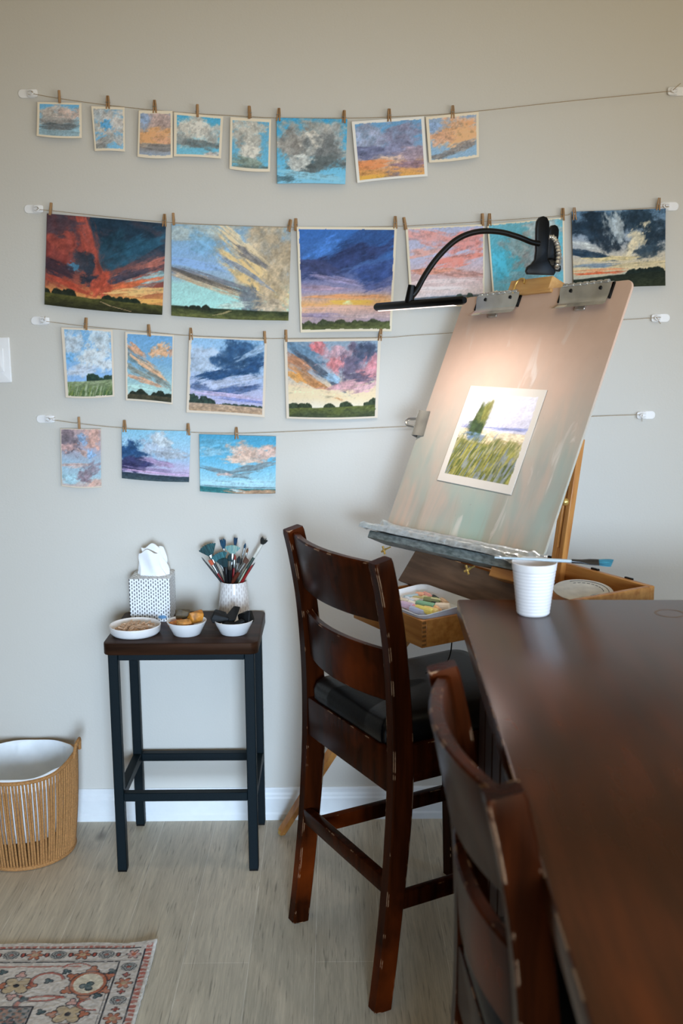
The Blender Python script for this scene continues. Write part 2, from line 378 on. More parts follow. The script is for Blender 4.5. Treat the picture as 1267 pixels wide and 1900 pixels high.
def paint(nu, nv, ops, seed=0, border=None, bcol='ddd0b8', asp=1.0, grow=1.0):
    """pigment laid down on paper, back to front: gradient, clouds, land, trees, grass"""
    u, v = np.meshgrid(np.linspace(0, 1, nu), np.linspace(0, 1, nv))
    img = np.zeros((nv, nu, 3)); sd = seed
    xa = u*asp
    for op in ops:
        sd += 1; k = op[0]
        if k == 'g':
            vv = v+0.10*(fbm(xa*4, v*5, sd)-0.5)
            xs = [p[0] for p in op[1]]; cs = np.array([hx(p[1]) for p in op[1]])
            for c in range(3): img[..., c] = np.interp(vv, xs, cs[:, c])
        elif k == 'b':      # cloud or streak: x, y, rx, ry, degrees, colour, alpha, soft, ragged
            _, x, y, rx, ry, deg, col, al = op[:8]; rx = rx*grow; ry = ry*grow
            soft = op[8] if len(op) > 8 else 0.42; rag = op[9] if len(op) > 9 else 1.05
            th = math.radians(deg); dx = (u-x)*asp; dy = v-y
            px = (dx*math.cos(th)+dy*math.sin(th))/(rx*asp); py = (-dx*math.sin(th)+dy*math.cos(th))/ry
            fr = max(1.0, min(2.6, 0.13/min(rx*asp, ry)+1.0))
            d = np.sqrt(px**2+py**2)+rag*(fbm(px*2.2+5, py*2.2+5, sd, 5)-0.5)*1.7
            d = d+0.35*rag*(fbm(px*9*fr, py*6*fr, sd+3, 3)-0.5)
            mk = (1-sst(1-soft, 1+soft*0.6, d))*al
            mk = np.clip(mk*(0.75+0.5*fbm(xa*14, v*14, sd+2, 3)), 0, 1)
            c = hx(col)*(1+0.55*(fbm(px*2.6+3, py*2.2+1, sd+4, 5)-0.5)+0.30*(fbm(xa*26, v*26, sd+6, 3)-0.5))[..., None]
            img = img*(1-mk[..., None])+c*mk[..., None]
        elif k == 'h':      # land below a horizon line: yl, yr, roughness, top colour, bottom colour
            _, yl, yr, amp, c1, c2 = op
            yy = yl+(yr-yl)*u+amp*(fbm(u*7*asp, u*0+3, sd, 4)-0.5)*2
            mk = sst(-0.008, 0.008, v-yy)
            t = np.clip((v-yy)/np.maximum(1-yy, 0.02), 0, 1)
            t = np.clip(t+0.9*(fbm(xa*9, v*26, sd+1, 4)-0.5), 0, 1)
            c = hx(c1)*(1-t[..., None])+hx(c2)*t[..., None]
            c = c*(1+0.5*(fbm(xa*26, v*60, sd+2, 3)-0.5))[..., None]
            img = img*(1-mk[..., None])+c*mk[..., None]
        elif k == 't':      # tree line: x0, x1, base, height, colour
            _, x0, x1, yb, hh, col = op
            e = sst(x0-0.015, x0+0.04, u)*(1-sst(x1-0.04, x1+0.015, u))
            rs = np.random.RandomState(sd+40); top = np.full(u.shape, yb); n = max(2, int((x1-x0)*asp/(hh*0.75)))
            for i in range(n):
                cxx = x0+(x1-x0)*(i+0.5+rs.uniform(-.35, .35))/n; env = min(1, 2.6*min(cxx-x0, x1-cxx)/(x1-x0)+0.35)
                rr = hh*rs.uniform(.45, .95)*env; wdt = rs.uniform(0.75, 1.25)*max(rr, hh*0.4)/asp
                q = 1-((u-cxx)/wdt)**2
                top = np.minimum(top, np.where(q > 0, yb-rr*np.sqrt(np.maximum(q, 0)), yb))
            top = top+hh*0.28*(fbm(xa*42, v*34, sd, 3)-0.5)*(top < yb-0.004)
            mk = sst(-0.006, 0.008, v-top)*(1-sst(yb, yb+0.03, v))*((u > x0-0.03) & (u < x1+0.03))*(top < yb-0.004)
            c = hx(col)*(1+0.7*(fbm(xa*40, v*40, sd+2, 3)-0.5))[..., None]
            img = img*(1-mk[..., None])+c*mk[..., None]
        elif k == 'r':      # grass blades in a band: y0, y1, colours, lean
            _, y0, y1, cols, lean = op
            n = fbm((xa+lean*v)*46, v*7, sd, 3); n2 = fbm((xa+lean*v)*30+4, v*6, sd+3, 3)
            for i, cc in enumerate(cols):
                q = vnoise((xa+lean*v)*74+i*7.7, v*10+i*3.3, sd+i)
                mk = 0.72*sst(0.56, 0.78, q)*sst(y0-0.03, y0+0.06, v+0.16*(n2-0.5))*(1-sst(y1-0.01, y1+0.01, v+0.05*(n-0.5)))
                img = img*(1-mk[..., None])+hx(cc)*mk[..., None]
        elif k == 'w':      # path: list of (x, y, halfwidth), colour
            pts = op[1]; ys = [p[1] for p in pts]
            cx = np.interp(v, ys, [p[0] for p in pts]); wd = np.interp(v, ys, [p[2] for p in pts])
            mk = (np.abs(u-cx+0.02*(fbm(xa*10, v*20, sd)-0.5)) < wd)*(v > ys[0])*(v < ys[-1])*0.8
            img = img*(1-mk[..., None])+hx(op[2])*mk[..., None]
    img = img*(1+0.16*(fbm((xa+v)*38, (xa-v)*18, seed+20, 3)-0.5)+0.14*(fbm(xa*80, v*80, seed+21, 2)-0.5))[..., None]
    if border:
        bl, bt, br_, bb = border
        e = 0.006*(fbm(xa*20, v*20, seed+5)-0.5)
        mk = ((u < bl+e) | (u > 1-br_+e) | (v < bt+e) | (v > 1-bb+e)).astype(float)[..., None]
        img = img*(1-mk)+hx(bcol)*mk
    return lin(np.clip(img, 0, 1))
def grid_mesh(name, P, rgb, mat, thick=0.0009):
    """P (nv,nu,3) points, rgb (nv,nu,3) linear; front grid plus a back skin so that the sheet has thickness"""
    nv, nu, _ = P.shape
    n = nu*nv; idx = np.arange(n).reshape(nv, nu)
    q = np.stack([idx[1:, :-1], idx[1:, 1:], idx[:-1, 1:], idx[:-1, :-1]], -1).reshape(-1, 4)
    me = bpy.data.meshes.new(name)
    me.vertices.add(n); me.vertices.foreach_set('co', P.reshape(-1).astype(np.float32))
    me.loops.add(q.size); me.loops.foreach_set('vertex_index', q.reshape(-1).astype(np.int32))
    me.polygons.add(len(q)); me.polygons.foreach_set('loop_start', np.arange(0, q.size, 4, dtype=np.int32))
    me.polygons.foreach_set('use_smooth', np.ones(len(q), bool))
    me.update(calc_edges=True)
    ca = me.color_attributes.new('pigment', 'FLOAT_COLOR', 'POINT')
    ca.data.foreach_set('color', np.concatenate([rgb.reshape(-1, 3), np.ones((n, 1))], 1).reshape(-1).astype(np.float32))
    me.materials.append(mat)
    o = bpy.data.objects.new(name, me); COL.objects.link(o)
    so = o.modifiers.new('thickness', 'SOLIDIFY'); so.thickness = thick; so.offset = -1
    return o

# ================================================================== SETTING
def struct(name, mb, mat):
    return tag(mb.build(name, mat, smooth=False), kind='structure')
struct('floor', MB().box(-4.6, 2.7, -5.4, 0.1, -0.1, 0.0), M['oak_planks'])
struct('wall_back', MB().box(-4.6, 2.7, 0.0, 0.1, 0.0, 2.6), M['wall_paint'])
struct('ceiling', MB().box(-4.6, 2.7, -5.4, 0.1, 2.6, 2.7), M['ceiling_paint'])
def wall_with_hole(name, axis, c0, c1, a0, a1, h0, h1, z0, z1):
    mb = MB()
    def bx(p0, p1, q0, q1):
        if axis == 'x': mb.box(c0, c1, p0, p1, q0, q1)
        else: mb.box(p0, p1, c0, c1, q0, q1)
    bx(a0, h0, 0, 2.6); bx(h1, a1, 0, 2.6); bx(h0, h1, 0, z0); bx(h0, h1, z1, 2.6)
    return struct(name, mb, M['wall_paint'])
wall_with_hole('wall_right', 'x', 2.6, 2.7, -5.3, 0.0, -4.1, -1.9, 0.25, 1.75)
struct('wall_left', MB().box(-4.6, -4.5, -5.3, 0.0, 0.0, 2.6), simple('wall_dimming_tone', '57584f', 0.8, noise=0.01))  # unseen wall given a dark tone to weaken its reflections and bounce
wall_with_hole('wall_front', 'y', -5.4, -5.3, -4.6, 2.7, -1.5, 2.2, 0.2, 2.2)
def window(name, axis, c, h0, h1, z0, z1):
    mb = MB()
    def bx(p0, p1, q0, q1):
        if axis == 'x': mb.box(c-0.03, c+0.03, p0, p1, q0, q1, 0.004, 1)
        else: mb.box(p0, p1, c-0.03, c+0.03, q0, q1, 0.004, 1)
    w = 0.06
    bx(h0, h0+w, z0, z1); bx(h1-w, h1, z0, z1); bx(h0+w, h1-w, z0, z0+w); bx(h0+w, h1-w, z1-w, z1)
    mid = (h0+h1)/2; bx(mid-w/2, mid+w/2, z0+w, z1-w)
    return struct(name, mb, M['trim_white'])
window('window_1', 'x', 2.65, -4.1, -1.9, 0.25, 1.75)
window('window_2', 'y', -5.35, -1.5, 2.2, 0.2, 2.2)
# moulded baseboard along the back wall
prof = [(0, 0), (-0.016, 0), (-0.016, 0.018), (-0.013, 0.024), (-0.0125, 0.066), (-0.010, 0.072), (-0.0095, 0.078), (-0.007, 0.084), (-0.0065, 0.094), (-0.004, 0.099), (0, 0.099)]
mb = MB(); mb.loft([[(x, y, z) for y, z in prof] for x in (-4.5, 2.6)])
struct('baseboard_back', mb, M['trim_white'])

# ================================================================== PICTURES ON STRINGS
WY = -0.013        # the strings run this far in front of the wall
def picture(label, quad, ops, seed=0, border=None, bcol='e0d3bc', res=1.0, bulge=0.004, off=0.0, lift=0.0, group='cloud and sky pictures pinned to the strings'):
    TL, TR, BR, BL = [np.array(at_y(px, py, WY-0.0015-off)) for px, py in quad]
    nu = max(24, int(res*(abs(quad[1][0]-quad[0][0])))); nv = max(24, int(res*abs(quad[3][1]-quad[0][1])))
    asp = abs(quad[1][0]-quad[0][0])/abs(quad[3][1]-quad[0][1])
    rgb = paint(nu, nv, ops, seed*13+3, border, bcol, asp, 1.22 if seed < 9 else 1.0)
    gain = 1.36 if seed < 9 else 1.24 if seed < 15 else 1.12 if seed < 19 else 1.05      # strength of the pigment
    rgb = rgb*gain; rgb = rgb/np.maximum(1.0, rgb.max(-1, keepdims=True)/0.88)
    u, v = np.meshgrid(np.linspace(0, 1, nu), np.linspace(0, 1, nv)); u = u[..., None]; v = v[..., None]
    P = (1-v)*((1-u)*TL+u*TR)+v*((1-u)*BL+u*BR)
    rs = np.random.RandomState(seed+5)
    # the sheet sags towards the wall at its foot, and curls a little
    curl = bulge*np.sin(PI*u[..., 0])*v[..., 0]*(1 if rs.rand() > 0.3 else -0.5)
    P[..., 1] += 0.006*np.sin(v[..., 0]*PI/2)*0.6 - np.abs(curl)*1.0 - lift*v[..., 0]**2
    P[..., 2] -= (curl*0.8)*v[..., 0]
    c = (TL+TR+BR+BL)/4
    o = grid_mesh('painting', P-c, rgb, M['pastel_paint'])
    o.location = c
    return tag(o, label, 'painting', group)
SB = (.06, .06, .05, .06)

# ---- top string
picture('small picture of a grey pink cloud over water, first on the top string', [(69, 189), (151, 191), (151.5, 256), (67, 252)],
        [('g', [(0, '5f9fc8'), (.45, '86b4cc'), (1, '9ab6bf')]), ('b', .65, .3, .34, .2, 0, 'b8a59c', .95), ('b', .25, .35, .22, .22, 0, 'b3aaa2', .9), ('b', .45, .55, .4, .16, 0, '8a8784', .95), ('b', .45, .68, .36, .08, 0, '5d6468', .9), ('b', .5, .88, .5, .08, 0, '7d8f98', .6, .5)], 1, SB, lift=.002)
picture('small upright picture of white clouds with a blue gap, second on the top string', [(168.7, 196.7), (230.8, 199), (231.3, 281), (175, 280)],
        [('g', [(0, '8aa6b8'), (.5, '5ba2d0'), (1, '7fb0cc')]), ('b', .2, .2, .3, .22, 20, 'a9a8a6', .9), ('b', .75, .35, .28, .28, 60, 'b5b1ad', .95), ('b', .15, .5, .2, .14, 0, 'b2aca4', .9), ('b', .3, .8, .4, .13, -20, 'a8a29c', .9), ('b', .15, .92, .2, .1, -30, '7c7d7a', .9), ('b', .85, .7, .16, .12, 0, 'b9b2ac', .8), ('b', .42, .4, .12, .12, 60, '4f9fd6', .8)], 2, SB)
picture('small picture of an orange cloud bank, third on the top string', [(257, 204.7), (320, 205.8), (320, 292.6), (254, 290.6)],
        [('g', [(0, '8e98ac'), (.3, 'a6978f'), (.65, 'c9a27e'), (.8, '8f8c8e'), (1, '8fa0b4')]), ('b', .6, .2, .4, .18, 20, 'b09a94', .9), ('b', .4, .55, .45, .15, -12, 'd5a273', .95), ('b', .75, .62, .3, .08, 10, 'c4977a', .9), ('b', .5, .77, .6, .07, 3, '7d7a78', .9), ('b', .15, .2, .2, .15, 0, '7f9cc0', .7)], 3, SB)
picture('small picture of one big white cloud on turquoise, fourth on the top string', [(322.5, 208), (414, 216), (409.6, 294), (321.7, 290)],
        [('g', [(0, '4d9fc4'), (.7, '5fa9c6'), (1, '7ab4c6')]), ('b', .4, .42, .38, .3, 0, 'bcb8ae', .95), ('b', .78, .45, .2, .22, 0, 'a9a8a2', .9), ('b', .45, .3, .2, .14, 0, 'd0ccc2', .9), ('b', .5, .7, .45, .09, 5, '6d7575', .95), ('b', .15, .6, .12, .12, 0, '8a8f8e', .8), ('b', .85, .92, .2, .06, 0, 'c0a89c', .8)], 4, SB, off=.002)
picture('small upright picture of a pale cloud column, fifth on the top string', [(427, 217), (503, 221.4), (500.5, 318.4), (425, 313)],
        [('g', [(0, '5d9fc2'), (1, '66a9c4')]), ('b', .4, .2, .35, .18, 0, 'b4b0a6', .95), ('b', .5, .5, .38, .3, 0, 'a6a49c', .95), ('b', .45, .62, .2, .12, 0, 'cfcbc0', .9), ('b', .45, .86, .4, .1, 0, '7d8a80', .95), ('b', .6, .95, .3, .05, 0, '5f6c66', .8)], 5, SB)
picture('borderless square picture of a dark grey storm cloud on bright blue', [(513, 218.4), (644.5, 221), (640.4, 342), (514, 341)],
        [('g', [(0, '3d93bf'), (.6, '5aa8cc'), (1, '7fbcd6')]), ('b', .5, .35, .42, .26, 10, 'a8a59e', .9), ('b', .25, .42, .2, .22, 30, '8d8a85', .9), ('b', .55, .32, .14, .12, 0, 'c9c3b8', .9), ('b', .8, .25, .14, .14, 0, '9a9a98', .8), ('b', .68, .5, .22, .24, -30, '6b6f70', .95), ('b', .55, .72, .34, .14, -12, '5a6263', .95), ('b', .32, .68, .14, .1, 0, 'b9bcb8', .9), ('b', .5, .88, .5, .06, 6, '8cc0d4', .8), ('b', .12, .93, .16, .04, 0, '4f6a74', .9)], 6, res=1.0, lift=.006)
picture('white bordered picture of violet clouds over an orange sunset, top string', [(652, 225.5), (786.5, 215.8), (793.6, 327), (662.4, 339.4)],
        [('g', [(0, '6a93b8'), (.3, '5f9cc6'), (.55, '8a8fa6'), (.75, 'c08e6c'), (1, 'cf9c54')]), ('b', .22, .25, .2, .2, 0, '8f95aa', .9), ('b', .75, .25, .28, .16, -10, '7d7c92', .9), ('b', .25, .52, .32, .1, 5, '666a86', .95), ('b', .65, .5, .2, .12, 10, '7e7f99', .9), ('b', .85, .6, .2, .1, 0, '9a8a97', .9), ('b', .45, .68, .16, .08, 0, 'cdb09c', .9), ('b', .2, .72, .25, .06, 0, 'd98e5e', .9), ('b', .8, .78, .25, .07, 0, '8b7380', .9), ('b', .5, .93, .1, .05, 0, '7f6f70', .9), ('b', .15, .85, .2, .05, 10, 'b98550', .8), ('b', .15, .95, .2, .05, 0, 'd8a850', .9)], 7, (.04, .045, .04, .04), 'e6e2da')
picture('small picture of an orange puffy cloud, last on the top string', [(789.5, 216.8), (888, 207), (889, 291), (796, 301.6)],
        [('g', [(0, '8b9cb5'), (.5, '86a9c6'), (1, '8aa6bd')]), ('b', .55, .35, .4, .22, 0, 'd8a47a', .95), ('b', .7, .5, .28, .14, -10, 'e0b285', .95), ('b', .25, .5, .2, .12, 0, 'c99d80', .9), ('b', .72, .7, .26, .09, -14, '8c8480', .95), ('b', .3, .85, .28, .06, -12, '7e7a78', .9), ('b', .15, .25, .15, .1, 0, '7f95b5', .8)], 8, SB, off=.001)
# ---- second string
picture('large red and navy storm sunset over a dark field with a path', [(87, 396), (308, 415), (300.7, 584.3), (82, 565)],
        [('g', [(0, '3b3a44'), (.35, '4a4650'), (.7, '8a4a3e'), (.85, 'c98a50'), (1, 'c89a60')]),
         ('b', .7, .15, .45, .22, 10, '1f3342', .98, .4), ('b', .55, .38, .2, .16, -50, '22404f', .9), ('b', .78, .3, .3, .1, -28, '2d5a70', .7), ('b', .12, .35, .22, .3, 0, '7d3a34', .9), ('b', .14, .28, .12, .12, 20, '94473c', .9),
         ('b', .36, .3, .075, .48, -16, 'a04a3c', .9, .5), ('b', .08, .12, .2, .12, 0, '4d3b42', .9), ('b', .33, .5, .1, .13, 0, '2e3640', .9), ('b', .23, .56, .05, .05, 0, '4a7d98', .9), ('b', .37, .68, .08, .07, 0, '2a2f3a', .9), ('b', .1, .6, .2, .08, 20, '3a2d36', .9),
         ('b', .84, .5, .3, .06, -24, 'b06a5c', .9), ('b', .9, .62, .22, .07, -18, '89a8aa', .9), ('b', .68, .6, .22, .05, -22, '3a3a46', .9), ('b', .7, .7, .25, .05, -18, 'cd6a44', .9), ('b', .48, .72, .14, .1, -40, 'b04e3a', .9), ('b', .2, .75, .2, .06, 18, 'a04432', .9), ('b', .8, .76, .24, .04, -8, 'e2b878', .95), ('b', .88, .86, .25, .03, -4, 'dca75e', .95),
         ('t', -.05, .27, .87, .14, '1f241a'), ('t', .44, .86, .9, .09, '20281b'), ('h', .86, .9, .01, '4d4c26', '262616'), ('w', [(.47, .9, .006), (.56, .94, .012), (.74, .985, .012)], 'b09370')], 9, res=1.0, lift=.002)
picture('large cream and blue wind swept sky over a thin dark field', [(318, 415.7), (540.5, 422.4), (535, 594.8), (317.4, 585.6)],
        [('g', [(0, '86a4b8'), (.3, '86abd0'), (.55, '93a9bc'), (.65, '9fcac6'), (1, 'a6d8d0')]),
         ('b', .2, .08, .35, .1, 0, 'a9b0a8', .7), ('b', .3, .2, .2, .12, 20, '7fb0d0', .7), ('b', .85, .3, .35, .42, 30, 'b3a288', .95), ('b', .72, .42, .42, .07, 42, 'dcc08c', .95), ('b', .6, .2, .35, .05, 38, 'd8c4a0', .8), ('b', .68, .34, .2, .045, 32, '6e6d70', .9), ('b', .72, .6, .35, .09, 34, 'dfbf85', .95), ('b', .92, .55, .14, .35, 10, 'b8a486', .9), ('b', .62, .48, .25, .03, 30, '7f8a9c', .8),
         ('b', .25, .56, .45, .045, 14, '6f7078', .9), ('b', .4, .66, .35, .05, 14, 'b8a184', .9), ('b', .3, .6, .3, .025, 16, '5a5550', .8), ('b', .68, .82, .1, .2, -32, '646a70', .95), ('b', .15, .42, .3, .05, 8, '88aad6', .8), ('b', .55, .85, .14, .04, 0, 'c0cabd', .7), ('b', .85, .85, .14, .08, 0, 'b7a68e', .9), ('h', .885, .905, .006, '2a3324', '5f6238'), ('t', .1, .34, .9, .06, '262c22'), ('w', [(.5, .91, .02), (.42, .95, .02), (.36, .965, .01)], '9a8c66')], 10, res=1.0)
picture('large deep blue and violet sunset over trees, cream border, third on the second string', [(550.4, 420.7), (736.5, 421.9), (726.6, 615), (557.3, 617.3)],
        [('g', [(0, '3a6ab0'), (.25, '3f65a0'), (.45, '57648f'), (.6, '9a90a8'), (.72, 'dda870'), (.8, 'c8a59a'), (.9, 'a08f98')]),
         ('b', .7, .12, .45, .1, -25, '2f4a78', .9), ('b', .25, .22, .28, .08, -25, '4a7cc4', .8), ('b', .5, .3, .5, .1, -20, '333f66', .95), ('b', .2, .4, .25, .08, 10, '41476a', .9), ('b', .8, .42, .28, .1, -20, '3a4e80', .9), ('b', .4, .5, .3, .03, 10, '8f86a4', .8), ('b', .85, .55, .22, .04, -16, '505a86', .9), ('b', .25, .58, .3, .03, 4, 'a98f9f', .8), ('b', .5, .66, .45, .02, 0, 'd99a6a', .9), ('b', .55, .715, .26, .025, 0, 'f6c55e', .95), ('b', .52, .72, .05, .018, 0, 'fff0b0', .95), ('b', .45, .77, .5, .02, 0, 'd8b0a0', .9), ('b', .2, .84, .3, .025, 3, '8f84a0', .8), ('b', .7, .85, .3, .02, 0, 'b09a98', .8), ('t', -.1, 1.1, .94, .07, '3e4430'), ('h', .935, .9, .012, '474d30', '666c42')], 11, (.022, .022, .022, .025), 'd8ccb4', res=1.0)
picture('pink and coral streaked sunset partly behind the black lamp arm', [(752, 422.5), (898.8, 416), (899, 568), (762, 573)],
        [('g', [(0, 'aeb2cc'), (.4, 'b8b4c8'), (.6, 'c4a6a4'), (.8, 'd0bcb6'), (1, 'b4b4c0')]),
         ('b', .3, .12, .35, .09, 10, 'd89a92', .9), ('b', .75, .2, .35, .1, -15, 'd98f86', .9), ('b', .2, .32, .25, .06, -8, 'd8a59a', .9), ('b', .65, .42, .4, .08, -12, 'd5897c', .95), ('b', .3, .55, .35, .04, 0, 'c98a74', .9), ('b', .75, .6, .32, .05, 4, 'b98a80', .9), ('b', .45, .68, .45, .03, 0, 'dcc8c4', .9), ('b', .4, .76, .4, .03, 0, 'e0d3d0', .8), ('h', .87, .85, .006, '56626c', '6a5540'), ('t', .64, .86, .875, .1, '38453f'), ('h', .91, .88, .008, '8a6a48', '5f4a34')], 12, (.03, .02, .02, .03), 'd8ccb4', res=1.0, off=.001)
picture('turquoise sky picture with grey cloud directly behind the lamp clip', [(903.5, 416), (1046.6, 403), (1049, 538), (914, 543)],
        [('g', [(0, '6ba9b8'), (.5, '58aec2'), (1, '6ea6b4')]), ('b', .75, .15, .3, .16, 0, '9aa2a2', .9), ('b', .6, .5, .25, .2, -25, '8b9295', .95), ('b', .35, .35, .2, .14, 20, '95a5a8', .8), ('b', .85, .6, .16, .22, 0, '7f8890', .9), ('b', .4, .8, .3, .1, 0, '7b9aa2', .7), ('b', .15, .6, .12, .2, 0, '4fb2cc', .8)], 13, (.02, .02, .02, .03), 'd8ccb4', res=.8)
picture('large black and white storm sky over dark hills at right end of second string', [(1060.5, 392.8), (1235, 387), (1234, 530), (1064, 538)],
        [('g', [(0, '5a7a96'), (.35, '8f9cab'), (.6, 'b9b0a0'), (.75, 'c7b690'), (1, '7b8ea0')]),
         ('b', .25, .2, .26, .22, 25, '1c2c3a', .98, .4), ('b', .72, .14, .24, .2, 0, '243644', .98, .4), ('b', .9, .35, .2, .16, -20, '22323f', .98), ('b', .42, .38, .16, .14, 30, '25323e', .95), ('b', .15, .55, .32, .05, 12, '24384a', .95), ('b', .1, .42, .2, .03, 16, 'c0c4c0', .8), ('b', .45, .2, .09, .22, -14, 'aab4b8', .85), ('b', .68, .42, .09, .22, 35, 'd6c8a8', .9), ('b', .8, .55, .14, .1, -20, '2c3c48', .9), ('b', .4, .62, .3, .03, 0, 'cdbb8c', .9), ('b', .2, .7, .3, .025, 0, '66798c', .9), ('b', .75, .7, .3, .03, -4, 'b8a884', .9), ('b', .25, .8, .28, .018, 0, 'c9603c', .95), ('b', .3, .76, .3, .015, 0, 'd08a60', .8), ('t', .55, 1.05, .86, .13, '18231f'), ('h', .87, .8, .012, '1c241c', '2a3022')], 14, res=1.0, lift=.006)
# ---- third string
picture('picture of white clouds over a green meadow, first on the third string', [(113, 607), (208.8, 611.5), (212, 736), (121, 738)],
        [('g', [(0, '6fa8d4'), (.4, '8ab8dc'), (.72, '8fb4dc')]), ('b', .2, .22, .25, .2, 0, 'b9c4cc', .95), ('b', .75, .15, .28, .22, 0, 'c0ccd2', .95), ('b', .6, .42, .3, .16, -30, 'd2d8da', .95), ('b', .35, .6, .35, .09, -8, 'c3ccd8', .95), ('b', .85, .5, .16, .12, 0, 'cfd6da', .95), ('b', .1, .42, .15, .08, 0, '73afdd', .8), ('t', .48, .82, .76, .13, '2c4034'), ('t', .82, 1.05, .76, .11, '33473a'), ('h', .77, .74, .005, '8f9a78', '4d6238'), ('r', .82, .97, ['b8bfa0', '3d5a34', '7d8a4c'], .3)], 15, (.06, .03, .04, .03), 'd9cbb8')
picture('upright picture of orange slanting clouds on blue, second on the third string', [(231.8, 615.5), (322.5, 621), (320, 751), (232.7, 743)],
        [('g', [(0, '6fa2cc'), (.45, '7fabc8'), (.78, 'a8c8c4')]), ('b', .2, .25, .22, .07, 40, 'd0a080', .95), ('b', .72, .25, .2, .1, -30, 'd9ab84', .95), ('b', .95, .25, .1, .06, 0, 'cfa388', .9), ('b', .3, .42, .4, .07, 30, '6e8082', .9), ('b', .5, .5, .45, .06, 32, 'd8ad88', .95), ('b', .3, .58, .35, .05, 26, '8a8d82', .9), ('b', .35, .68, .4, .035, 14, 'd3a484', .95), ('b', .75, .68, .3, .04, 30, '7d8078', .9), ('b', .3, .8, .3, .05, 0, 'b4d4cc', .9), ('t', .1, .5, .91, .1, '2a3026'), ('t', .55, 1.05, .91, .1, '2a3026'), ('h', .9, .9, .01, '4d4634', '33362a')], 16, (.045, .03, .03, .03), 'd9cbb8')
picture('square navy and lilac wind cloud picture, third on the third string', [(350.4, 624), (495.6, 630), (490.5, 774.8), (345, 765.6)],
        [('g', [(0, '94bede'), (.4, 'a2bcd8'), (.75, 'b5b4d0')]), ('b', .18, .3, .28, .22, 0, 'b7c6d8', .9), ('b', .62, .25, .32, .26, -18, '335478', .95), ('b', .42, .48, .34, .08, -14, '2a4a70', .95), ('b', .85, .35, .18, .07, -22, '2c4c72', .9), ('b', .85, .16, .22, .05, -28, 'a0b8d0', .8), ('b', .5, .58, .4, .06, -14, 'b4bdd2', .95), ('b', .6, .67, .32, .05, -10, '4f648c', .95), ('b', .15, .66, .16, .05, 8, '66789c', .9), ('b', .5, .75, .5, .03, 3, 'c3b4d0', .95), ('b', .75, .8, .3, .025, 3, '7d88bc', .9), ('t', -.1, .35, .86, .13, '33433c'), ('t', .25, 1.05, .885, .045, '36463f'), ('h', .86, .885, .006, 'b69c84', 'a98c70')], 17, (.035, .02, .03, .03), 'd9cbb8')
picture('coral and orange fan shaped sunset, last on the third string', [(526.8, 630), (706.7, 627.5), (700.5, 775.8), (531, 776.8)],
        [('g', [(0, '8da2b4'), (.4, 'a5adb8'), (.6, 'e0c6a4'), (.75, 'eed8b0'), (1, 'dce0dc')]), ('b', .2, .15, .22, .1, 25, '66849c', .9), ('b', .35, .38, .3, .06, 38, '56606e', .95), ('b', .12, .28, .22, .06, 35, 'c08866', .95), ('b', .25, .5, .35, .06, 32, 'c28a5c', .95), ('b', .1, .46, .15, .05, 30, 'd99a54', .9), ('b', .36, .1, .1, .08, 40, 'd0787a', .9), ('b', .55, .2, .16, .12, -20, 'c09aa2', .9), ('b', .56, .32, .1, .1, 0, 'd4888a', .95), ('b', .72, .3, .14, .24, 10, '6d6478', .95), ('b', .85, .15, .14, .14, -20, '4d566c', .95), ('b', .9, .4, .12, .2, 20, 'c4848a', .95), ('b', .78, .5, .16, .07, 0, '5d5768', .95), ('b', .62, .6, .25, .06, -10, 'c2959a', .9), ('b', .5, .48, .1, .05, 20, '96b8d0', .8), ('b', .85, .62, .16, .05, -12, 'cda4a8', .9), ('b', .35, .68, .4, .06, 5, 'f0dcb4', .9), ('t', .02, .12, .865, .09, '3a4432'), ('t', .15, .3, .865, .1, '36402e'), ('t', .4, .52, .865, .1, '37412f'), ('t', .6, .74, .85, .1, '36412f'), ('t', .85, 1.05, .83, .1, '3a4432'), ('h', .87, .83, .008, '5d6434', '414a36')], 18, (.03, .03, .03, .025), 'd9cbb8')
# ---- lowest string
picture('small upright picture of mauve and pink clouds, first on the lowest string', [(111.6, 795), (187, 796), (187.8, 904.8), (113.3, 902.5)],
        [('g', [(0, 'bda09c'), (.35, 'b0a8b4'), (.6, 'a3bccb'), (.8, 'aac6d0'), (1, 'c7aea4')]), ('b', .15, .1, .2, .12, 0, '7e6f74', .9), ('b', .8, .15, .25, .2, -20, 'cba192', .95), ('b', .25, .28, .26, .14, 15, '776c72', .9), ('b', .55, .18, .14, .08, 30, '8aa6c4', .9), ('b', .15, .32, .2, .08, 0, 'c6a09a', .9), ('b', .6, .42, .2, .05, 30, 'c7a79c', .9), ('b', .75, .45, .1, .08, 0, '90b2d4', .9), ('b', .3, .62, .35, .04, 0, 'ceb1a8', .9), ('b', .7, .72, .3, .1, -30, '93828a', .9), ('b', .55, .86, .2, .05, 20, '8a7880', .9), ('b', .85, .92, .25, .06, -20, 'cfa898', .95), ('b', .2, .85, .25, .1, 0, 'a9ccd6', .9)], 19, (.02, .01, .01, .02), 'd9cbb8')
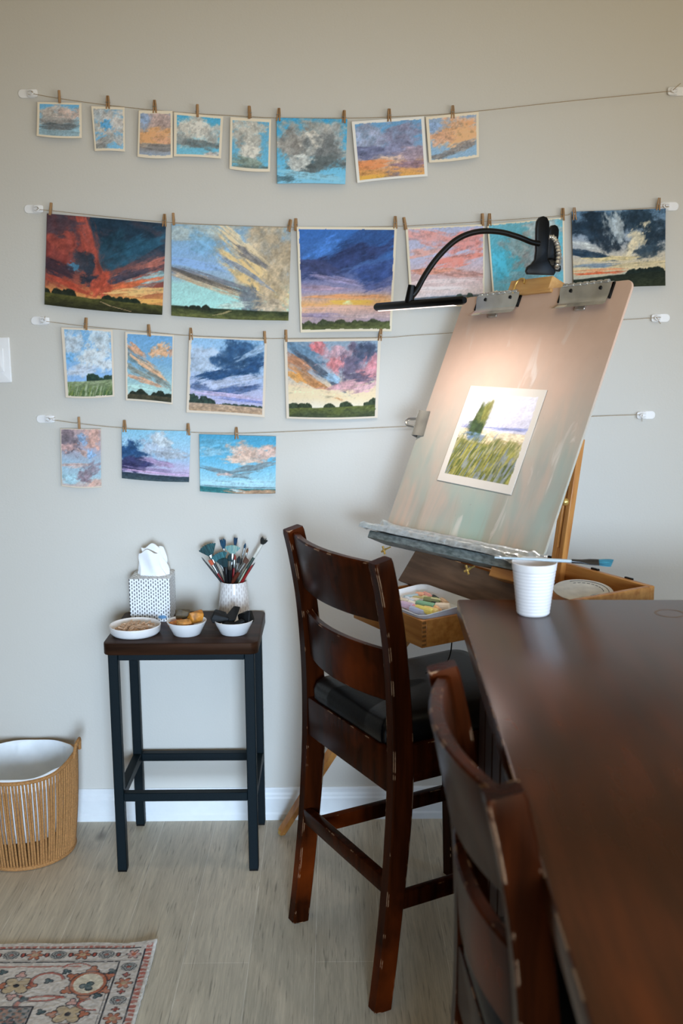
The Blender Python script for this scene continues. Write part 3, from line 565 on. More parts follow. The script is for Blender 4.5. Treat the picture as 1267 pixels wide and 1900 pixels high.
picture('borderless picture of a dark indigo rain cloud and white towers, lowest string', [(225.6, 796.5), (353.5, 800.2), (350.3, 895), (225.6, 887.7)],
        [('g', [(0, '8cc2da'), (.3, 'a0cade'), (.6, 'a9c0d8'), (.8, 'c2b4d0'), (1, 'cfc0d8')]), ('b', .5, .3, .22, .26, 0, 'a9b4c2', .9), ('b', .58, .2, .14, .16, 20, 'c4ccd0', .95), ('b', .75, .45, .25, .09, 5, 'a9b0b8', .9), ('b', .08, .25, .12, .12, 0, 'a6c8dc', .7), ('b', .12, .45, .26, .2, 0, '2c4f78', .97), ('b', .22, .66, .32, .14, -6, '3f4168', .95), ('b', .1, .75, .25, .1, 0, '343458', .95), ('b', .6, .65, .3, .06, 10, 'a892b0', .9), ('b', .5, .78, .4, .04, 4, '9484a8', .8), ('b', .5, .84, .6, .02, 3, 'c3a4c4', .9), ('h', .86, .9, .01, '2c3a48', '47565a')], 20, bulge=.003, res=1.0)
picture('borderless picture of a peach cloud over beach and sea, last on the lowest string', [(369.4, 805.6), (512, 809.7), (510.9, 916), (370.7, 911.9)],
        [('g', [(0, '4f9dbe'), (.35, '5fb0d2'), (.6, '86c4dc'), (.85, 'a9d4de'), (1, 'b0d0d4')]), ('b', .2, .18, .3, .1, 0, '6aa9c2', .8), ('b', .15, .3, .2, .08, 0, '93b8c6', .8), ('b', .62, .3, .24, .18, 0, 'd9b9a6', .97), ('b', .55, .42, .2, .08, 0, 'e2c4b0', .95), ('b', .92, .28, .16, .12, -20, 'd2b4a6', .95), ('b', .72, .54, .3, .06, -14, '7b8b90', .95), ('b', .3, .64, .34, .035, 10, '71858c', .9), ('b', .3, .68, .12, .025, 0, 'd0b3a8', .9), ('b', .55, .68, .2, .04, -10, '7e9298', .9), ('b', .5, .82, .5, .05, 0, 'aed6e2', .9), ('b', .5, .895, .6, .012, 0, '6f8a94', .9), ('h', .905, .92, .002, '2f6d72', '3f7f80'), ('b', .75, .975, .32, .045, 2, 'a98a6e', .98, .3), ('b', .5, .95, .1, .02, 10, 'c9d2d0', .8)], 21, res=1.0)

# ---- strings
def string_(label, pts):
    P = [at_y(x, y, WY) for x, y in pts]
    P = smooth_path(P, 5)
    loc = P[0].copy()
    return tag(MB().tube(P, 0.0009, 6).build('string', M['twine'], loc=loc), label, 'string', 'twine strings across the wall')
string_('topmost twine string holding the row of small cloud pictures', [(62, 174), (112, 183), (200, 195), (283, 204), (364, 211), (424, 214), (510, 218.5), (650, 219), (722, 217), (840, 210.7), (906, 204), (1054, 187.7), (1246, 169)])
string_('second twine string from the top, holding the large sunset pictures', [(68, 388.5), (97, 391), (200, 402), (306, 412), (420, 418), (536, 421.5), (640, 421.8), (733.6, 419.6), (754, 419.2), (896.5, 411), (1045, 400), (1068, 396), (1225, 384.5), (1238, 383)])
string_('third twine string from the top, running behind the drawing board', [(84, 596), (159, 605.5), (276, 616), (354, 623), (492, 628), (530, 628.2), (706.7, 626.5), (760, 623), (847, 617), (1000, 604), (1162, 593), (1226, 589)])
string_('lowest twine string with only three pictures on it', [(94, 778.5), (146.6, 786), (231, 794.5), (348, 802), (438.6, 804), (520, 801.6), (640, 796.5), (760, 791), (900, 783), (1097, 772.8), (1188, 769.5)])

# ---- adhesive wall hooks
def wall_hook(px, py, flip, label, tail):
    p = at_y(px, py, 0)
    t = thing('wall_hook', label, 'hook', p, group='white adhesive hooks at the string ends')
    sg = -1 if flip else 1
    mt = frame((0, 0, 0), (1, 0, 0), (0, 0, 1), (0, -1, 0))
    MB().prism(rounded_rect(-0.026, 0.026, -0.0115, 0.0115, 0.011), 0, 0.003, mt, 0.001, 1).build('backplate', M['white_plastic'], t)
    pl = [(sg*x, y) for x, y in rounded_rect(0.0, 0.0275, -0.010, 0.010, 0.005)]
    MB().prism(pl, 0.003, 0.010, mt, 0.002, 2).build('hook_body', M['white_plastic'], t)
    MB().tube(smooth_path([(sg*0.004, -0.010, -0.003), (sg*0.012, -0.0175, -0.006), (sg*0.02, -0.0175, 0.0), (sg*0.014, -0.0175, 0.005), (sg*0.004, -0.011, 0.004)], 6), 0.0017, 8).build('hook_prong', M['white_plastic'], t)
    MB().tube(smooth_path([(sg*0.012, -0.0125, 0.004), (sg*0.016, -0.0195, 0.001), tail], 5), 0.0009, 6).build('string_knot', M['twine'], t)
HK = [((52, 174, False), 'adhesive hook at left end of the topmost string', (0.02, -0.014, -0.003)),
      ((63, 388, False), 'adhesive hook at left end of the second string, beside the red sunset', (0.018, -0.014, -0.004)),
      ((75, 595, False), 'adhesive hook at left end of the third string, above the meadow picture', (0.017, -0.014, 0.012)),
      ((85, 777, False), 'adhesive hook at left end of the lowest string', (0.03, -0.014, 0.004)),
      ((1256, 170, True), 'adhesive hook at right end of the topmost string, at photo edge', (0.004, -0.014, 0.018)),
      ((1241, 383, True), 'adhesive hook at right end of the second string, by the storm picture', (-0.012, -0.014, -0.004)),
      ((1225, 590, True), 'adhesive hook right of the drawing board on the third string', (-0.003, -0.014, -0.016)),
      ((1198, 770, True), 'adhesive hook at right end of the lowest string, above the easel strut', (-0.014, -0.014, -0.017))]
for a, lb, tl in HK: wall_hook(a[0], a[1], a[2], lb, tl)

# ---- clothespins on the strings
def make_pin():
    t = thing('clothespin', 'pin', 'clothespin')
    for s in (-1, 1):
        y = s*0.0028
        pr = [(-0.018, y-0.0018 + (0.0016*s)), (-0.004, y-0.0022), (0.006, y-0.0021), (0.019, y-0.0014-0.0008*s), (0.019, y+0.0014-0.0008*s), (0.006, y+0.0021), (-0.004, y+0.0022), (-0.018, y+0.0018+(0.0016*s))]
        MB().prism([(z, yy) for z, yy in pr], -0.0036, 0.0036, frame((0, 0, 0), (0, 0, 1), (0, 1, 0), (1, 0, 0)), 0.0006, 1).build('prong', M['pin_wood'], t)
    mb = MB()
    for k in (-1, 1): mb.tube([(0.0046*k, -0.0062, 0.0), (0.0046*k, 0.0062, 0.0)], 0.0006, 6)
    mb.tube([(-0.0048, 0, 0.0), (0.0048, 0, 0.0)], 0.0016, 8)
    mb.build('spring', M['steel'], t)
    return t
pin0 = make_pin(); first = True
PINS = [(110, 180, 'small grey pink cloud picture at left of the top string', 0), (200, 190, 'upright blue gap cloud picture', 1), (287, 198, 'small orange cloud bank picture', 0), (366, 206, 'big white cloud picture on turquoise', 2), (463, 209, 'pale cloud column picture', -2), (517, 213, 'left corner of the grey storm cloud square', 4), (638, 217, 'right corner of the grey storm cloud square', 4), (722, 214, 'white bordered violet cloud picture', 0), (840, 208, 'orange puffy cloud picture', 0),
        (94, 388, 'left corner of the red storm sunset', 8), (305, 409, 'right corner of the red storm sunset', 3), (322, 407, 'left corner of the cream windswept sky picture', -2), (537, 419, 'right corner of the cream windswept sky picture', 12), (549, 417, 'left corner of the deep blue violet sunset', 0), (733.6, 413, 'right corner of the deep blue violet sunset', 0), (751, 415, 'left corner of the pink coral sunset', -10), (895, 408, 'right corner of the pink coral sunset', -2), (908, 408, 'left corner of the turquoise sky picture', 0), (1044, 398, 'right corner of the turquoise sky picture', 0), (1066, 397, 'left corner of the black and white storm picture', -4), (1222, 379, 'right corner of the black and white storm picture', 4),
        (159, 601, 'white clouds over meadow picture', 6), (276, 613.5, 'orange slanting clouds picture', 0), (354, 620, 'left corner of the navy wind cloud picture', 0), (491, 626, 'right corner of the navy wind cloud picture', 0), (530.5, 623.4, 'left corner of the coral fan sunset', 0), (705.5, 621.4, 'right corner of the coral fan sunset', 8),
        (146.6, 785, 'mauve and pink cloud picture', 0), (231, 791, 'left corner of the indigo rain cloud picture', 0), (349, 797, 'right corner of the indigo rain cloud picture', 0), (438.6, 804, 'peach cloud beach picture', 0)]
random.seed(3)
for px, py, what, tilt in PINS:
    o = pin0 if first else copy_tree(pin0); first = False
    p = at_y(px, py, WY-0.001)
    turned = random.choice((0.0, 0.35, -0.4, 0.9, 1.35, -1.2))
    o.matrix_world = Matrix.Translation(p) @ Matrix.Rotation(math.radians(tilt), 4, 'Y') @ Matrix.Rotation(turned, 4, 'Z') @ Matrix.Scale(0.9, 4)
    tag(o, 'small wooden clothespin on the '+what, group='clothespins holding pictures on strings')

# ---- wall plate at the left edge of the frame
p = at_y(-18, 668, 0)
t = thing('light_switch', 'white light switch plate on the wall at left edge', 'switch', p)
mt = frame((0, 0, 0), (1, 0, 0), (0, 0, 1), (0, -1, 0))
MB().prism(rounded_rect(-0.058, 0.058, -0.063, 0.063, 0.004), 0, 0.006, mt, 0.003, 3).build('plate', M['white_plastic'], t)
for x in (-0.023, 0.023):
    MB().prism(rounded_rect(x-0.0165, x+0.0165, -0.033, 0.033, 0.003), 0.006, 0.0085, mt, 0.0012, 2).build('rocker', M['white_plastic'], t)

# ================================================================== STOOL AND WHAT STANDS ON IT
SX, SY, SA = -0.5979, -0.3156, -0.0034     # front left leg
LW, LD, LT = 0.3844, 0.2945, 0.026
ZT = 0.65
st = thing('stool', 'small backless stool with dark wood seat and blue black metal legs', 'stool', (SX, SY, 0), SA)
MB().prism(rounded_rect(-0.011, LW+0.011, -0.011, LD+0.011, 0.022, 6), 0.618, ZT, None, 0.003, 2).build('seat', M['stool_wood'], st)
for x in (0, LW-LT):
    for y in (0, LD-LT):
        leg = MB().box(x, x+LT, y, y+LT, 0.004, 0.618, 0.002, 1).build('leg', M['stool_metal'], st)
        MB().box(x+0.001, x+LT-0.001, y+0.001, y+LT-0.001, 0.0, 0.005).build('foot_cap', M['black_plastic'], leg)
for y in (0.002, LD-LT+0.002): MB().box(LT, LW-LT, y, y+0.022, 0.600, 0.618, 0.0015, 1).build('top_rail', M['stool_metal'], st)
for x in (0.002, LW-LT+0.002): MB().box(x, x+0.022, LT, LD-LT, 0.600, 0.618, 0.0015, 1).build('top_rail', M['stool_metal'], st)
for y in (0.001, LD-LT+0.001): MB().box(LT, LW-LT, y, y+0.024, 0.204, 0.228, 0.0015, 1).build('footrest', M['stool_metal'], st)
for x in (0.001, LW-LT+0.001): MB().box(x, x+0.024, LT, LD-LT, 0.204, 0.228, 0.0015, 1).build('footrest', M['stool_metal'], st)

# tissue box with printed ink dashes
def tissue_mat():
    mt, nt, b = new_mat('dash_print_card')
    tc = nt.nodes.new('ShaderNodeTexCoord'); sp = nt.nodes.new('ShaderNodeSeparateXYZ')
    nt.links.new(tc.outputs['Object'], sp.inputs[0])
    ge = nt.nodes.new('ShaderNodeNewGeometry')
    def math_(op, a, bb=None):
        n = nt.nodes.new('ShaderNodeMath'); n.operation = op
        for i, x in enumerate((a, bb)):
            if x is None: continue
            if isinstance(x, (int, float)): n.inputs[i].default_value = x
            else: nt.links.new(x, n.inputs[i])
        return n.outputs[0]
    h = math_('ADD', sp.outputs['X'], sp.outputs['Y'])
    u = math_('MULTIPLY', h, 1/0.0066)
    row_w = nt.nodes.new('ShaderNodeTexNoise'); row_w.inputs['Scale'].default_value = 45; nt.links.new(tc.outputs['Object'], row_w.inputs['Vector'])
    z = math_('ADD', math_('MULTIPLY', sp.outputs['Z'], 1/0.0106), math_('MULTIPLY', row_w.outputs['Fac'], 1.1))
    z = math_('ADD', z, math_('MULTIPLY', math_('MODULO', math_('FLOOR', math_('ADD', u, 400)), 2), 0.45))
    fu = math_('ABSOLUTE', math_('SUBTRACT', math_('FRACT', math_('ADD', u, 400)), 0.5))
    fz = math_('ABSOLUTE', math_('SUBTRACT', math_('FRACT', math_('ADD', z, 50)), 0.5))
    ink = math_('MULTIPLY', math_('LESS_THAN', fu, 0.19), math_('LESS_THAN', fz, 0.29))
    mx = nt.nodes.new('ShaderNodeMix'); mx.data_type = 'RGBA'
    nt.links.new(ink, mx.inputs[0]); mx.inputs[6].default_value = L4('f2f3f3'); mx.inputs[7].default_value = L4('1b222d')
    nt.links.new(mx.outputs[2], b.inputs['Base Color']); b.inputs['Roughness'].default_value = 0.5
    return mt
M['dash_print'] = tissue_mat()
tb = thing('tissue_box', 'cube tissue box with dark dashes on white, at back left of stool', 'tissue box', (-0.5165, -0.068, ZT), 0.0)
w = 0.0565; H = 0.124
mb = MB(); mb.box(-w, w, -0.054, 0.05, 0, H, 0.0015, 1)
bx = mb.build('carton', M['dash_print'], tb)
MB().prism([(0.032*math.cos(a)*1.1, 0.02*math.sin(a)) for a in np.linspace(0, 2*PI, 28, endpoint=False)], H, H+0.0012).build('opening_film', M['bag'], tb)
# brand-like blue printed oval at the lower right of the front
MB().prism([(0.012*math.cos(a), 0.005*math.sin(a)) for a in np.linspace(0, 2*PI, 20, endpoint=False)], 0, 0.0006, frame((0.0335, -0.054, 0.014), (1, 0, 0), (0, 0, 1), (0, -1, 0))).build('printed_mark', simple('blue_print', '5f8fb8', 0.5), bx)
mb = MB()
for (off, hh, wd, ph, sd) in ((0.0, 0.084, 0.033, 0.0, 1), (0.011, 0.074, 0.036, 0.7, 5), (-0.010, 0.07, 0.030, 1.5, 9)):
    rings = []
    for i in range(13):
        f = i/12
        ww = wd*(1.15-0.35*f+0.12*math.sin(f*5+sd)); ring = []
        for k in range(28):
            a = 2*PI*k/28
            fold = 1+0.10*math.sin(3*a+ph+f*2)+0.06*math.sin(7*a+sd)
            th = 0.007+0.004*math.sin(a*2+sd)
            x = ww*fold*math.cos(a)+0.006*math.sin(f*3+sd); y = off+th*(1-0.55*f)*math.sin(a)*1.5+0.005*math.sin(3*x/wd+f*3+sd)*f
            zt = H-0.001+hh*f*(1+0.10*math.sin(4*x/wd+sd)) 
            ring.append((x, y, zt))
        rings.append(ring)
    mb.loft(rings)
mb.build('tissue', M['tissue'], tb)

# dish of small clothespins
dish = thing('dish', 'low white dish full of small clothespins at front left of stool', 'dish', (-0.5385, -0.2335, ZT))
MB().lathe([(0.001, 0.0), (0.056, 0.0), (0.061, 0.002), (0.0665, 0.008), (0.0685, 0.025), (0.0675, 0.0265), (0.066, 0.025), (0.0635, 0.009), (0.057, 0.005), (0.001, 0.0045)], 48).build('dish_body', M['ceramic'], dish)
def make_small_pin():
    t = thing('small_clothespin', 'small pale wooden clothespin in the pile in the white dish', 'clothespin', group='small clothespins in the white dish')
    for s in (-1, 1):
        MB().prism([(-0.0125, s*0.0006+0.0006*s), (0.0125, 0.0004*s), (0.0125, 0.0022*s), (0.004, 0.0028*s), (-0.0125, 0.0030*s)][::s], -0.0023, 0.0023, None, 0.0004, 1).build('prong', M['pin_pale'], t)
    MB().tube([(0.001, 0, -0.003), (0.001, 0, 0.003)], 0.0011, 6).build('spring', M['steel'], t)
    return t
sp0 = make_small_pin()
random.seed(5)
for i in range(84):
    o = sp0 if i == 0 else copy_tree(sp0)
    r = 0.051*math.sqrt(random.random()); a = random.random()*2*PI
    lay = i//28
    r *= (1, 0.95, 0.8)[lay]
    o.matrix_world = Matrix.Translation((-0.5385+r*math.cos(a), -0.2335+r*math.sin(a), ZT+0.0085+lay*0.0062+0.002*random.random())) @ Matrix.Rotation(random.random()*2*PI, 4, 'Z') @ Matrix.Rotation(random.uniform(-.25, .25), 4, 'Y') @ Matrix.Rotation(random.choice((0, PI/2))+random.uniform(-.3, .3), 4, 'X')

def small_bowl(label, x, y):
    t = thing('bowl', label, 'bowl', (x, y, ZT))
    MB().lathe([(0.001, 0.0), (0.033, 0.0), (0.0355, 0.0015), (0.053, 0.036), (0.0535, 0.038), (0.052, 0.0385), (0.0505, 0.0365), (0.033, 0.005), (0.001, 0.004)], 48).build('bowl_body', M['ceramic'], t)
small_bowl('small white bowl holding orange resin chunks, middle front of stool', -0.3985, -0.2415)
small_bowl('small white bowl holding black charcoal chunks, right front of stool', -0.2725, -0.2360)
def chunk(name, label, cat, c, size, seed, mat, group, rot=(0, 0, 0), n=12):
    rs = np.random.RandomState(seed); bm = bmesh.new()
    P = rs.randn(n, 3); P /= np.linalg.norm(P, axis=1)[:, None]
    P = np.sign(P)*np.abs(P)**0.6
    vs = [bm.verts.new(Vector(p*np.array(size)*0.74*rs.uniform(.85, 1.1))) for p in P]
    r = bmesh.ops.convex_hull(bm, input=vs)
    bmesh.ops.delete(bm, geom=[v for v in bm.verts if not v.link_faces], context='VERTS')
    bmesh.ops.bevel(bm, geom=list(bm.edges), offset=0.0012, segments=1, affect='EDGES')
    mb = MB(); mb.bm.free(); mb.bm = bm
    o = mb.build(name, mat, smooth=False)
    from mathutils import Euler
    o.matrix_world = Matrix.Translation(c) @ Euler(rot).to_matrix().to_4x4()
    return tag(o, label, cat, group)
OR = lambda c: simple('resin_'+c, c, 0.55, noise=0.3, scale=60, bump=0.5)
bz = ZT
G = 'orange pigment chunks in the middle bowl'
chunk('resin_chunk', 'dark olive brown resin chunk at back left of the orange bowl', 'pigment', (-0.410, -0.226, bz+0.052), (.03, .022, .026), 1, OR('4a3a1c'), G)
chunk('resin_chunk', 'large golden orange resin chunk at right of the orange bowl', 'pigment', (-0.376, -0.240, bz+0.050), (.03, .026, .034), 22, OR('b9771f'), G, (0.2, .3, .4))
chunk('resin_chunk', 'rusty brown orange resin chunk at left of the orange bowl', 'pigment', (-0.427, -0.252, bz+0.036), (.033, .026, .018), 3, OR('a05c22'), G, (0, -.2, .3))
chunk('resin_chunk', 'pale tan orange resin chunk at front of the orange bowl', 'pigment', (-0.402, -0.266, bz+0.036), (.03, .018, .018), 14, OR('b9803f'), G)
chunk('resin_chunk', 'rust brown resin lump low in the middle of the orange bowl', 'pigment', (-0.40, -0.242, bz+0.024), (.03, .03, .02), 5, OR('8a4f1e'), G)
G = 'charcoal chunks in the right bowl'
chunk('charcoal_chunk', 'long charcoal stick leaning up in the middle of the right bowl', 'charcoal', (-0.276, -0.232, bz+0.050), (.056, .022, .022), 31, M['charcoal'], G, (0.1, -0.75, .2), 16)
chunk('charcoal_chunk', 'charcoal piece hanging over left rim of the right bowl', 'charcoal', (-0.308, -0.240, bz+0.044), (.036, .028, .028), 12, M['charcoal'], G, (0.2, .5, .2), 14)
chunk('charcoal_chunk', 'rounded charcoal piece over the right rim of the right bowl', 'charcoal', (-0.240, -0.238, bz+0.041), (.038, .026, .024), 13, M['charcoal'], G, (0, -.35, -.2), 14)
chunk('charcoal_chunk', 'small charcoal piece at front of the right bowl', 'charcoal', (-0.255, -0.262, bz+0.035), (.028, .018, .014), 34, M['charcoal'], G, (0, -.3, .2))
chunk('charcoal_chunk', 'charcoal block low in the right bowl', 'charcoal', (-0.280, -0.245, bz+0.026), (.034, .03, .022), 35, M['charcoal'], G)

# textured vase of brushes
VX, VY = -0.2865, -0.068
def vase_mat():
    mt, nt, b = new_mat('carved_ceramic')
    tc = nt.nodes.new('ShaderNodeTexCoord'); sp = nt.nodes.new('ShaderNodeSeparateXYZ'); nt.links.new(tc.outputs['Object'], sp.inputs[0])
    an = nt.nodes.new('ShaderNodeMath'); an.operation = 'ARCTAN2'; nt.links.new(sp.outputs['Y'], an.inputs[0]); nt.links.new(sp.outputs['X'], an.inputs[1])
    def mm(op, a, bb):
        n = nt.nodes.new('ShaderNodeMath'); n.operation = op
        for i, x in enumerate((a, bb)):
            if isinstance(x, (int, float)): n.inputs[i].default_value = x
            elif x is not None: nt.links.new(x, n.inputs[i])
        return n.outputs[0]
    u = mm('ADD', mm('MULTIPLY', an.outputs[0], 32/(2*PI)), 100); z = mm('ADD', mm('MULTIPLY', sp.outputs['Z'], 1/0.019), mm('MULTIPLY', mm('MODULO', mm('FLOOR', u, None), 2), 0.5))
    z = mm('ADD', z, 10)
    fu = mm('ABSOLUTE', mm('SUBTRACT', mm('FRACT', u, None), 0.5), None); fz = mm('ABSOLUTE', mm('SUBTRACT', mm('FRACT', z, None), 0.5), None)
    k = mm('MULTIPLY', mm('LESS_THAN', fu, 0.2), mm('LESS_THAN', fz, 0.32))
    mx = nt.nodes.new('ShaderNodeMix'); mx.data_type = 'RGBA'; nt.links.new(k, mx.inputs[0]); mx.inputs[6].default_value = L4('eeeae6'); mx.inputs[7].default_value = L4('d3cbc7')
    nt.links.new(mx.outputs[2], b.inputs['Base Color']); b.inputs['Roughness'].default_value = 0.15
    bp = nt.nodes.new('ShaderNodeBump'); bp.invert = True; bp.inputs['Strength'].default_value = 0.5; bp.inputs['Distance'].default_value = 0.001
    nt.links.new(k, bp.inputs['Height']); nt.links.new(bp.outputs['Normal'], b.inputs['Normal'])
    return mt
vs = thing('vase', 'white carved dash vase holding the brushes at back right of stool', 'vase', (VX, VY, ZT))
VH = 0.103
MB().lathe([(0.001, 0), (0.040, 0), (0.0435, 0.004), (0.0445, 0.02), (0.043, 0.045), (0.0375, 0.088), (0.0362, VH), (0.0340, VH), (0.0345, 0.088), (0.0395, 0.045), (0.040, 0.008), (0.001, 0.006)], 64).build('vase_body', vase_mat(), vs)

def col_mat(h, rough=0.5, **k):
    key = 'paint_%s_%d' % (h, int(rough*100))
    if key not in M: M[key] = simple(key, h, rough, **k)
    return M[key]
def bristle_mat(c1, c2):
    key = 'bristle_'+c1+c2
    if key not in M: M[key] = wood(key, c1, c2, 0.9, axis=2, scale=90, stretch=10)
    return M[key]
def brush(label, A, B, kind, hcol, bcols, L_head=0.03, w_head=0.01, r=0.0032, ferr='steel', group='paint brushes in the white vase', face=None, ferr_r=None, ferr_l=0.022, taper=0.5):
    """handle end A, bristle root direction towards tip B"""
    A = Vector(A); B = Vector(B); z = (B-A).normalized(); Lt = (B-A).length
    f = Vector(face) if face else Vector((0, -1, 0))
    y = (f - z*f.dot(z)).normalized(); x = y.cross(z)
    t = thing('paint_brush', label, 'brush', matrix=frame(A, x, y, z), group=group)
    Lh = Lt-L_head-ferr_l
    fr = ferr_r or r*1.15
    if kind != 'handle':
        MB().lathe([(r*taper, 0), (r*(taper*.6+.3), Lh*0.3), (r, Lh*0.75), (r*0.9, Lh)], 12).build('handle', hcol, t)
        if kind in ('fan', 'flat'):
            mb = MB(); w0 = w_head*(0.32 if kind == 'fan' else 0.85)
            rings = []
            for k, (ww, dd) in enumerate(((fr, fr), (fr*1.1, fr*.9), (w0, 0.0026), (w0*1.04, 0.0024))):
                zz = Lh-0.002+(ferr_l+0.002)*k/3
                rings.append([(ww*math.cos(a), dd*math.sin(a), zz) for a in np.linspace(0, 2*PI, 14, endpoint=False)])
            mb.loft(rings).build('ferrule', M['steel'] if ferr == 'steel' else ferr, t)
        else:
            MB().lathe([(r*0.95, Lh-0.003), (fr, Lh), (fr, Lh+ferr_l*0.5), (fr*0.95, Lh+ferr_l)], 12).build('ferrule', M['steel'] if ferr == 'steel' else ferr, t)
        zb = Lh+ferr_l-0.001
        mb = MB()
        if kind == 'fan':
            n = 18; a0 = 0.85*w_head/L_head; w0 = w_head*0.3
            prev = []
            for s in (-1, 1):
                pass
            rings = []
            for i in range(n+1):
                q = -1+2*i/n; ang = q*math.atan(w_head/L_head)*1.05
                bx = q*w0; ln = L_head*(1.0+0.05*math.sin(i*2.7)-0.05*q*q)
                tx = bx+math.sin(ang)*ln; tz = zb+math.cos(ang)*ln
                th = 0.0016
                rings.append([(bx, -th, zb), (tx, -th*0.7, tz), (tx, th*0.7, tz), (bx, th, zb)])
            mb.loft(rings)
        elif kind == 'flat':
            rings = []
            for k in range(6):
                ff = k/5; ww = w_head*(0.82+0.25*math.sin(ff*2.2)); dd = 0.0024*(1-ff*.7)
                rings.append([(ww*math.cos(a)*(1), dd*math.sin(a), zb+L_head*ff+(0.35*ww*math.cos(a)*ff)) for a in np.linspace(0, 2*PI, 16, endpoint=False)])
            mb.loft(rings)
        elif kind == 'round':
            mb.lathe([(fr*0.9, zb), (w_head*0.9, zb+L_head*0.3), (w_head, zb+L_head*0.5), (w_head*0.55, zb+L_head*0.8), (w_head*0.05, zb+L_head)], 12)
        elif kind in ('mop', 'scruffy'):
            rs = random.Random(hash(label) % 1000 if False else len(label))
            nn = 26
            for i in range(nn):
                a = rs.random()*2*PI; q = math.sqrt(rs.random())
                spread = w_head*q*(1.0 if kind == 'mop' else 1.35)
                ln = L_head*rs.uniform(.8, 1.0)
                p0 = (fr*0.6*q*math.cos(a), fr*0.6*q*math.sin(a), zb); p1 = (spread*.7*math.cos(a), spread*.7*math.sin(a), zb+ln*0.5); p2 = (spread*math.cos(a), spread*math.sin(a), zb+ln)
                mb.tube([p0, p1, p2], [0.0016, 0.0019, 0.0006], 6)
        mb.build('bristles', bristle_mat(*bcols), t)
    else:   # brush standing on its bristles: only the pointed handle shows
        MB().lathe([(r*0.8, 0), (r, Lt*0.25), (r*0.85, Lt*0.6), (r*0.5, Lt*0.95), (r*0.15, Lt)], 12).build('handle', hcol, t)
    return t
TEAL = ('122c31', '346266'); DTEAL = ('0d1e22', '24454a'); BLUE = ('0f2c42', '245672'); LTEAL = ('4d8a90', 'a9bdaa')
BLK = col_mat('101012', 0.3); RED = col_mat('8e1f1f', 0.3); WHT = col_mat('d8d4c8', 0.4); BRN = col_mat('5b2a1c', 0.3); DRED = col_mat('5a1518', 0.3); GRN = col_mat('33443c', 0.35)
def vbrush(label, tip, rim, dy, *a, **k):
    """tip and rim are where the photo shows the tip and the crossing with the vase mouth; dy moves the tip in depth"""
    px, py = 180+tip[0]/3.726, 970+tip[1]/3.726
    T = at_y(px, py, VY+dy)
    R_ = at_y(180+rim/3.726, 970+462/3.726, VY+dy*0.45)
    R_ = Vector((R_.x, VY+dy*0.45, ZT+VH-0.003))
    d = (R_-T).normalized()
    # stop inside the vase on its floor or wall
    A = T+d*((T-R_).length+0.062)
    lim = 0.034
    for _ in range(30):
        if math.hypot(A.x-VX, A.y-VY) > lim-0.004 or A.z < ZT+0.012: A = A-d*0.003
    return brush(label, A, T, *a, **k)
vbrush('dark teal fan brush leaning far left in the vase', (752, 150), 875, 0.004, 'fan', BLK, TEAL, L_head=0.033, w_head=0.024, face=(0.25, -1, 0.1))
vbrush('thin black pointed brush handle leaning left out of the vase', (722, 238), 868, -0.02, 'handle', BLK, DTEAL, r=0.0036)
vbrush('brush with red orange bristles at left of the vase', (778, 256), 872, -0.012, 'flat', RED, ('b8442c', 'd66a4a'), L_head=0.017, w_head=0.005, ferr_l=0.026)
vbrush('wide teal fan brush left of centre in the vase', (838, 205), 900, -0.014, 'fan', BLK, ('1c464d', '457f86'), L_head=0.031, w_head=0.023, face=(0.5, -1, 0.2))
vbrush('dark slate fan brush with black ferrule at front of the vase', (882, 245), 900, -0.024, 'fan', BLK, DTEAL, L_head=0.026, w_head=0.022, ferr=BLK, r=0.0062, ferr_r=0.0055)
vbrush('blue bristled mop brush standing tall at left of centre', (868, 106), 905, 0.012, 'mop', DRED, BLUE, L_head=0.03, w_head=0.010, ferr_l=0.03)
vbrush('pale teal and cream fan brush in the middle of the vase', (938, 152), 925, 0.0, 'fan', BLK, LTEAL, L_head=0.025, w_head=0.021, r=0.0040, ferr_l=0.03)
vbrush('dark navy bristled brush standing tallest at centre', (958, 100), 940, 0.016, 'mop', GRN, ('0d1f33', '1f4a6b'), L_head=0.022, w_head=0.006, ferr_l=0.035)
vbrush('slim brush with small blue tip, right of centre', (1027, 138), 968, 0.012, 'round', BLK, BLUE, L_head=0.016, w_head=0.0035, r=0.0024, ferr_l=0.026)
vbrush('slim brush with small brown tip beside the small blue one', (1045, 170), 980, 0.018, 'round', GRN, ('5a3a26', '8a5c3c'), L_head=0.016, w_head=0.0032, r=0.0022, ferr_l=0.02)
vbrush('tall brush with cream handle and scruffy dark bristles, far right', (1165, 105), 985, 0.010, 'scruffy', GRN, ('121416', '34352f'), L_head=0.020, w_head=0.010, r=0.0045, ferr=WHT, ferr_l=0.042, ferr_r=0.005)
vbrush('flat wash brush with wide steel ferrule and brown bristles', (1040, 245), 935, -0.022, 'flat', BRN, ('3f2a22', '6e4a3a'), L_head=0.016, w_head=0.0075, r=0.0058, ferr_l=0.032, ferr_r=0.005)
vbrush('shiny red curved brush handle leaning right in the vase', (1075, 290), 1000, -0.016, 'handle', RED, DTEAL, r=0.0052)
vbrush('thin dark pointed handle leaning right behind the red one', (1092, 275), 1005, 0.004, 'handle', BLK, DTEAL, r=0.0032)
vbrush('red handled brush standing upright at centre of the vase', (952, 215), 945, 0.004, 'round', RED, ('8a2a26', 'a03a30'), L_head=0.016, w_head=0.004, r=0.0045)
vbrush('dark red handle standing behind the wide teal fan brush', (862, 195), 905, 0.020, 'handle', DRED, DTEAL, r=0.0042)
vbrush('black round brush with dark wet bristles in the middle front of the vase', (915, 215), 920, -0.026, 'round', BLK, DTEAL, L_head=0.02, w_head=0.006, r=0.005, ferr_l=0.025)
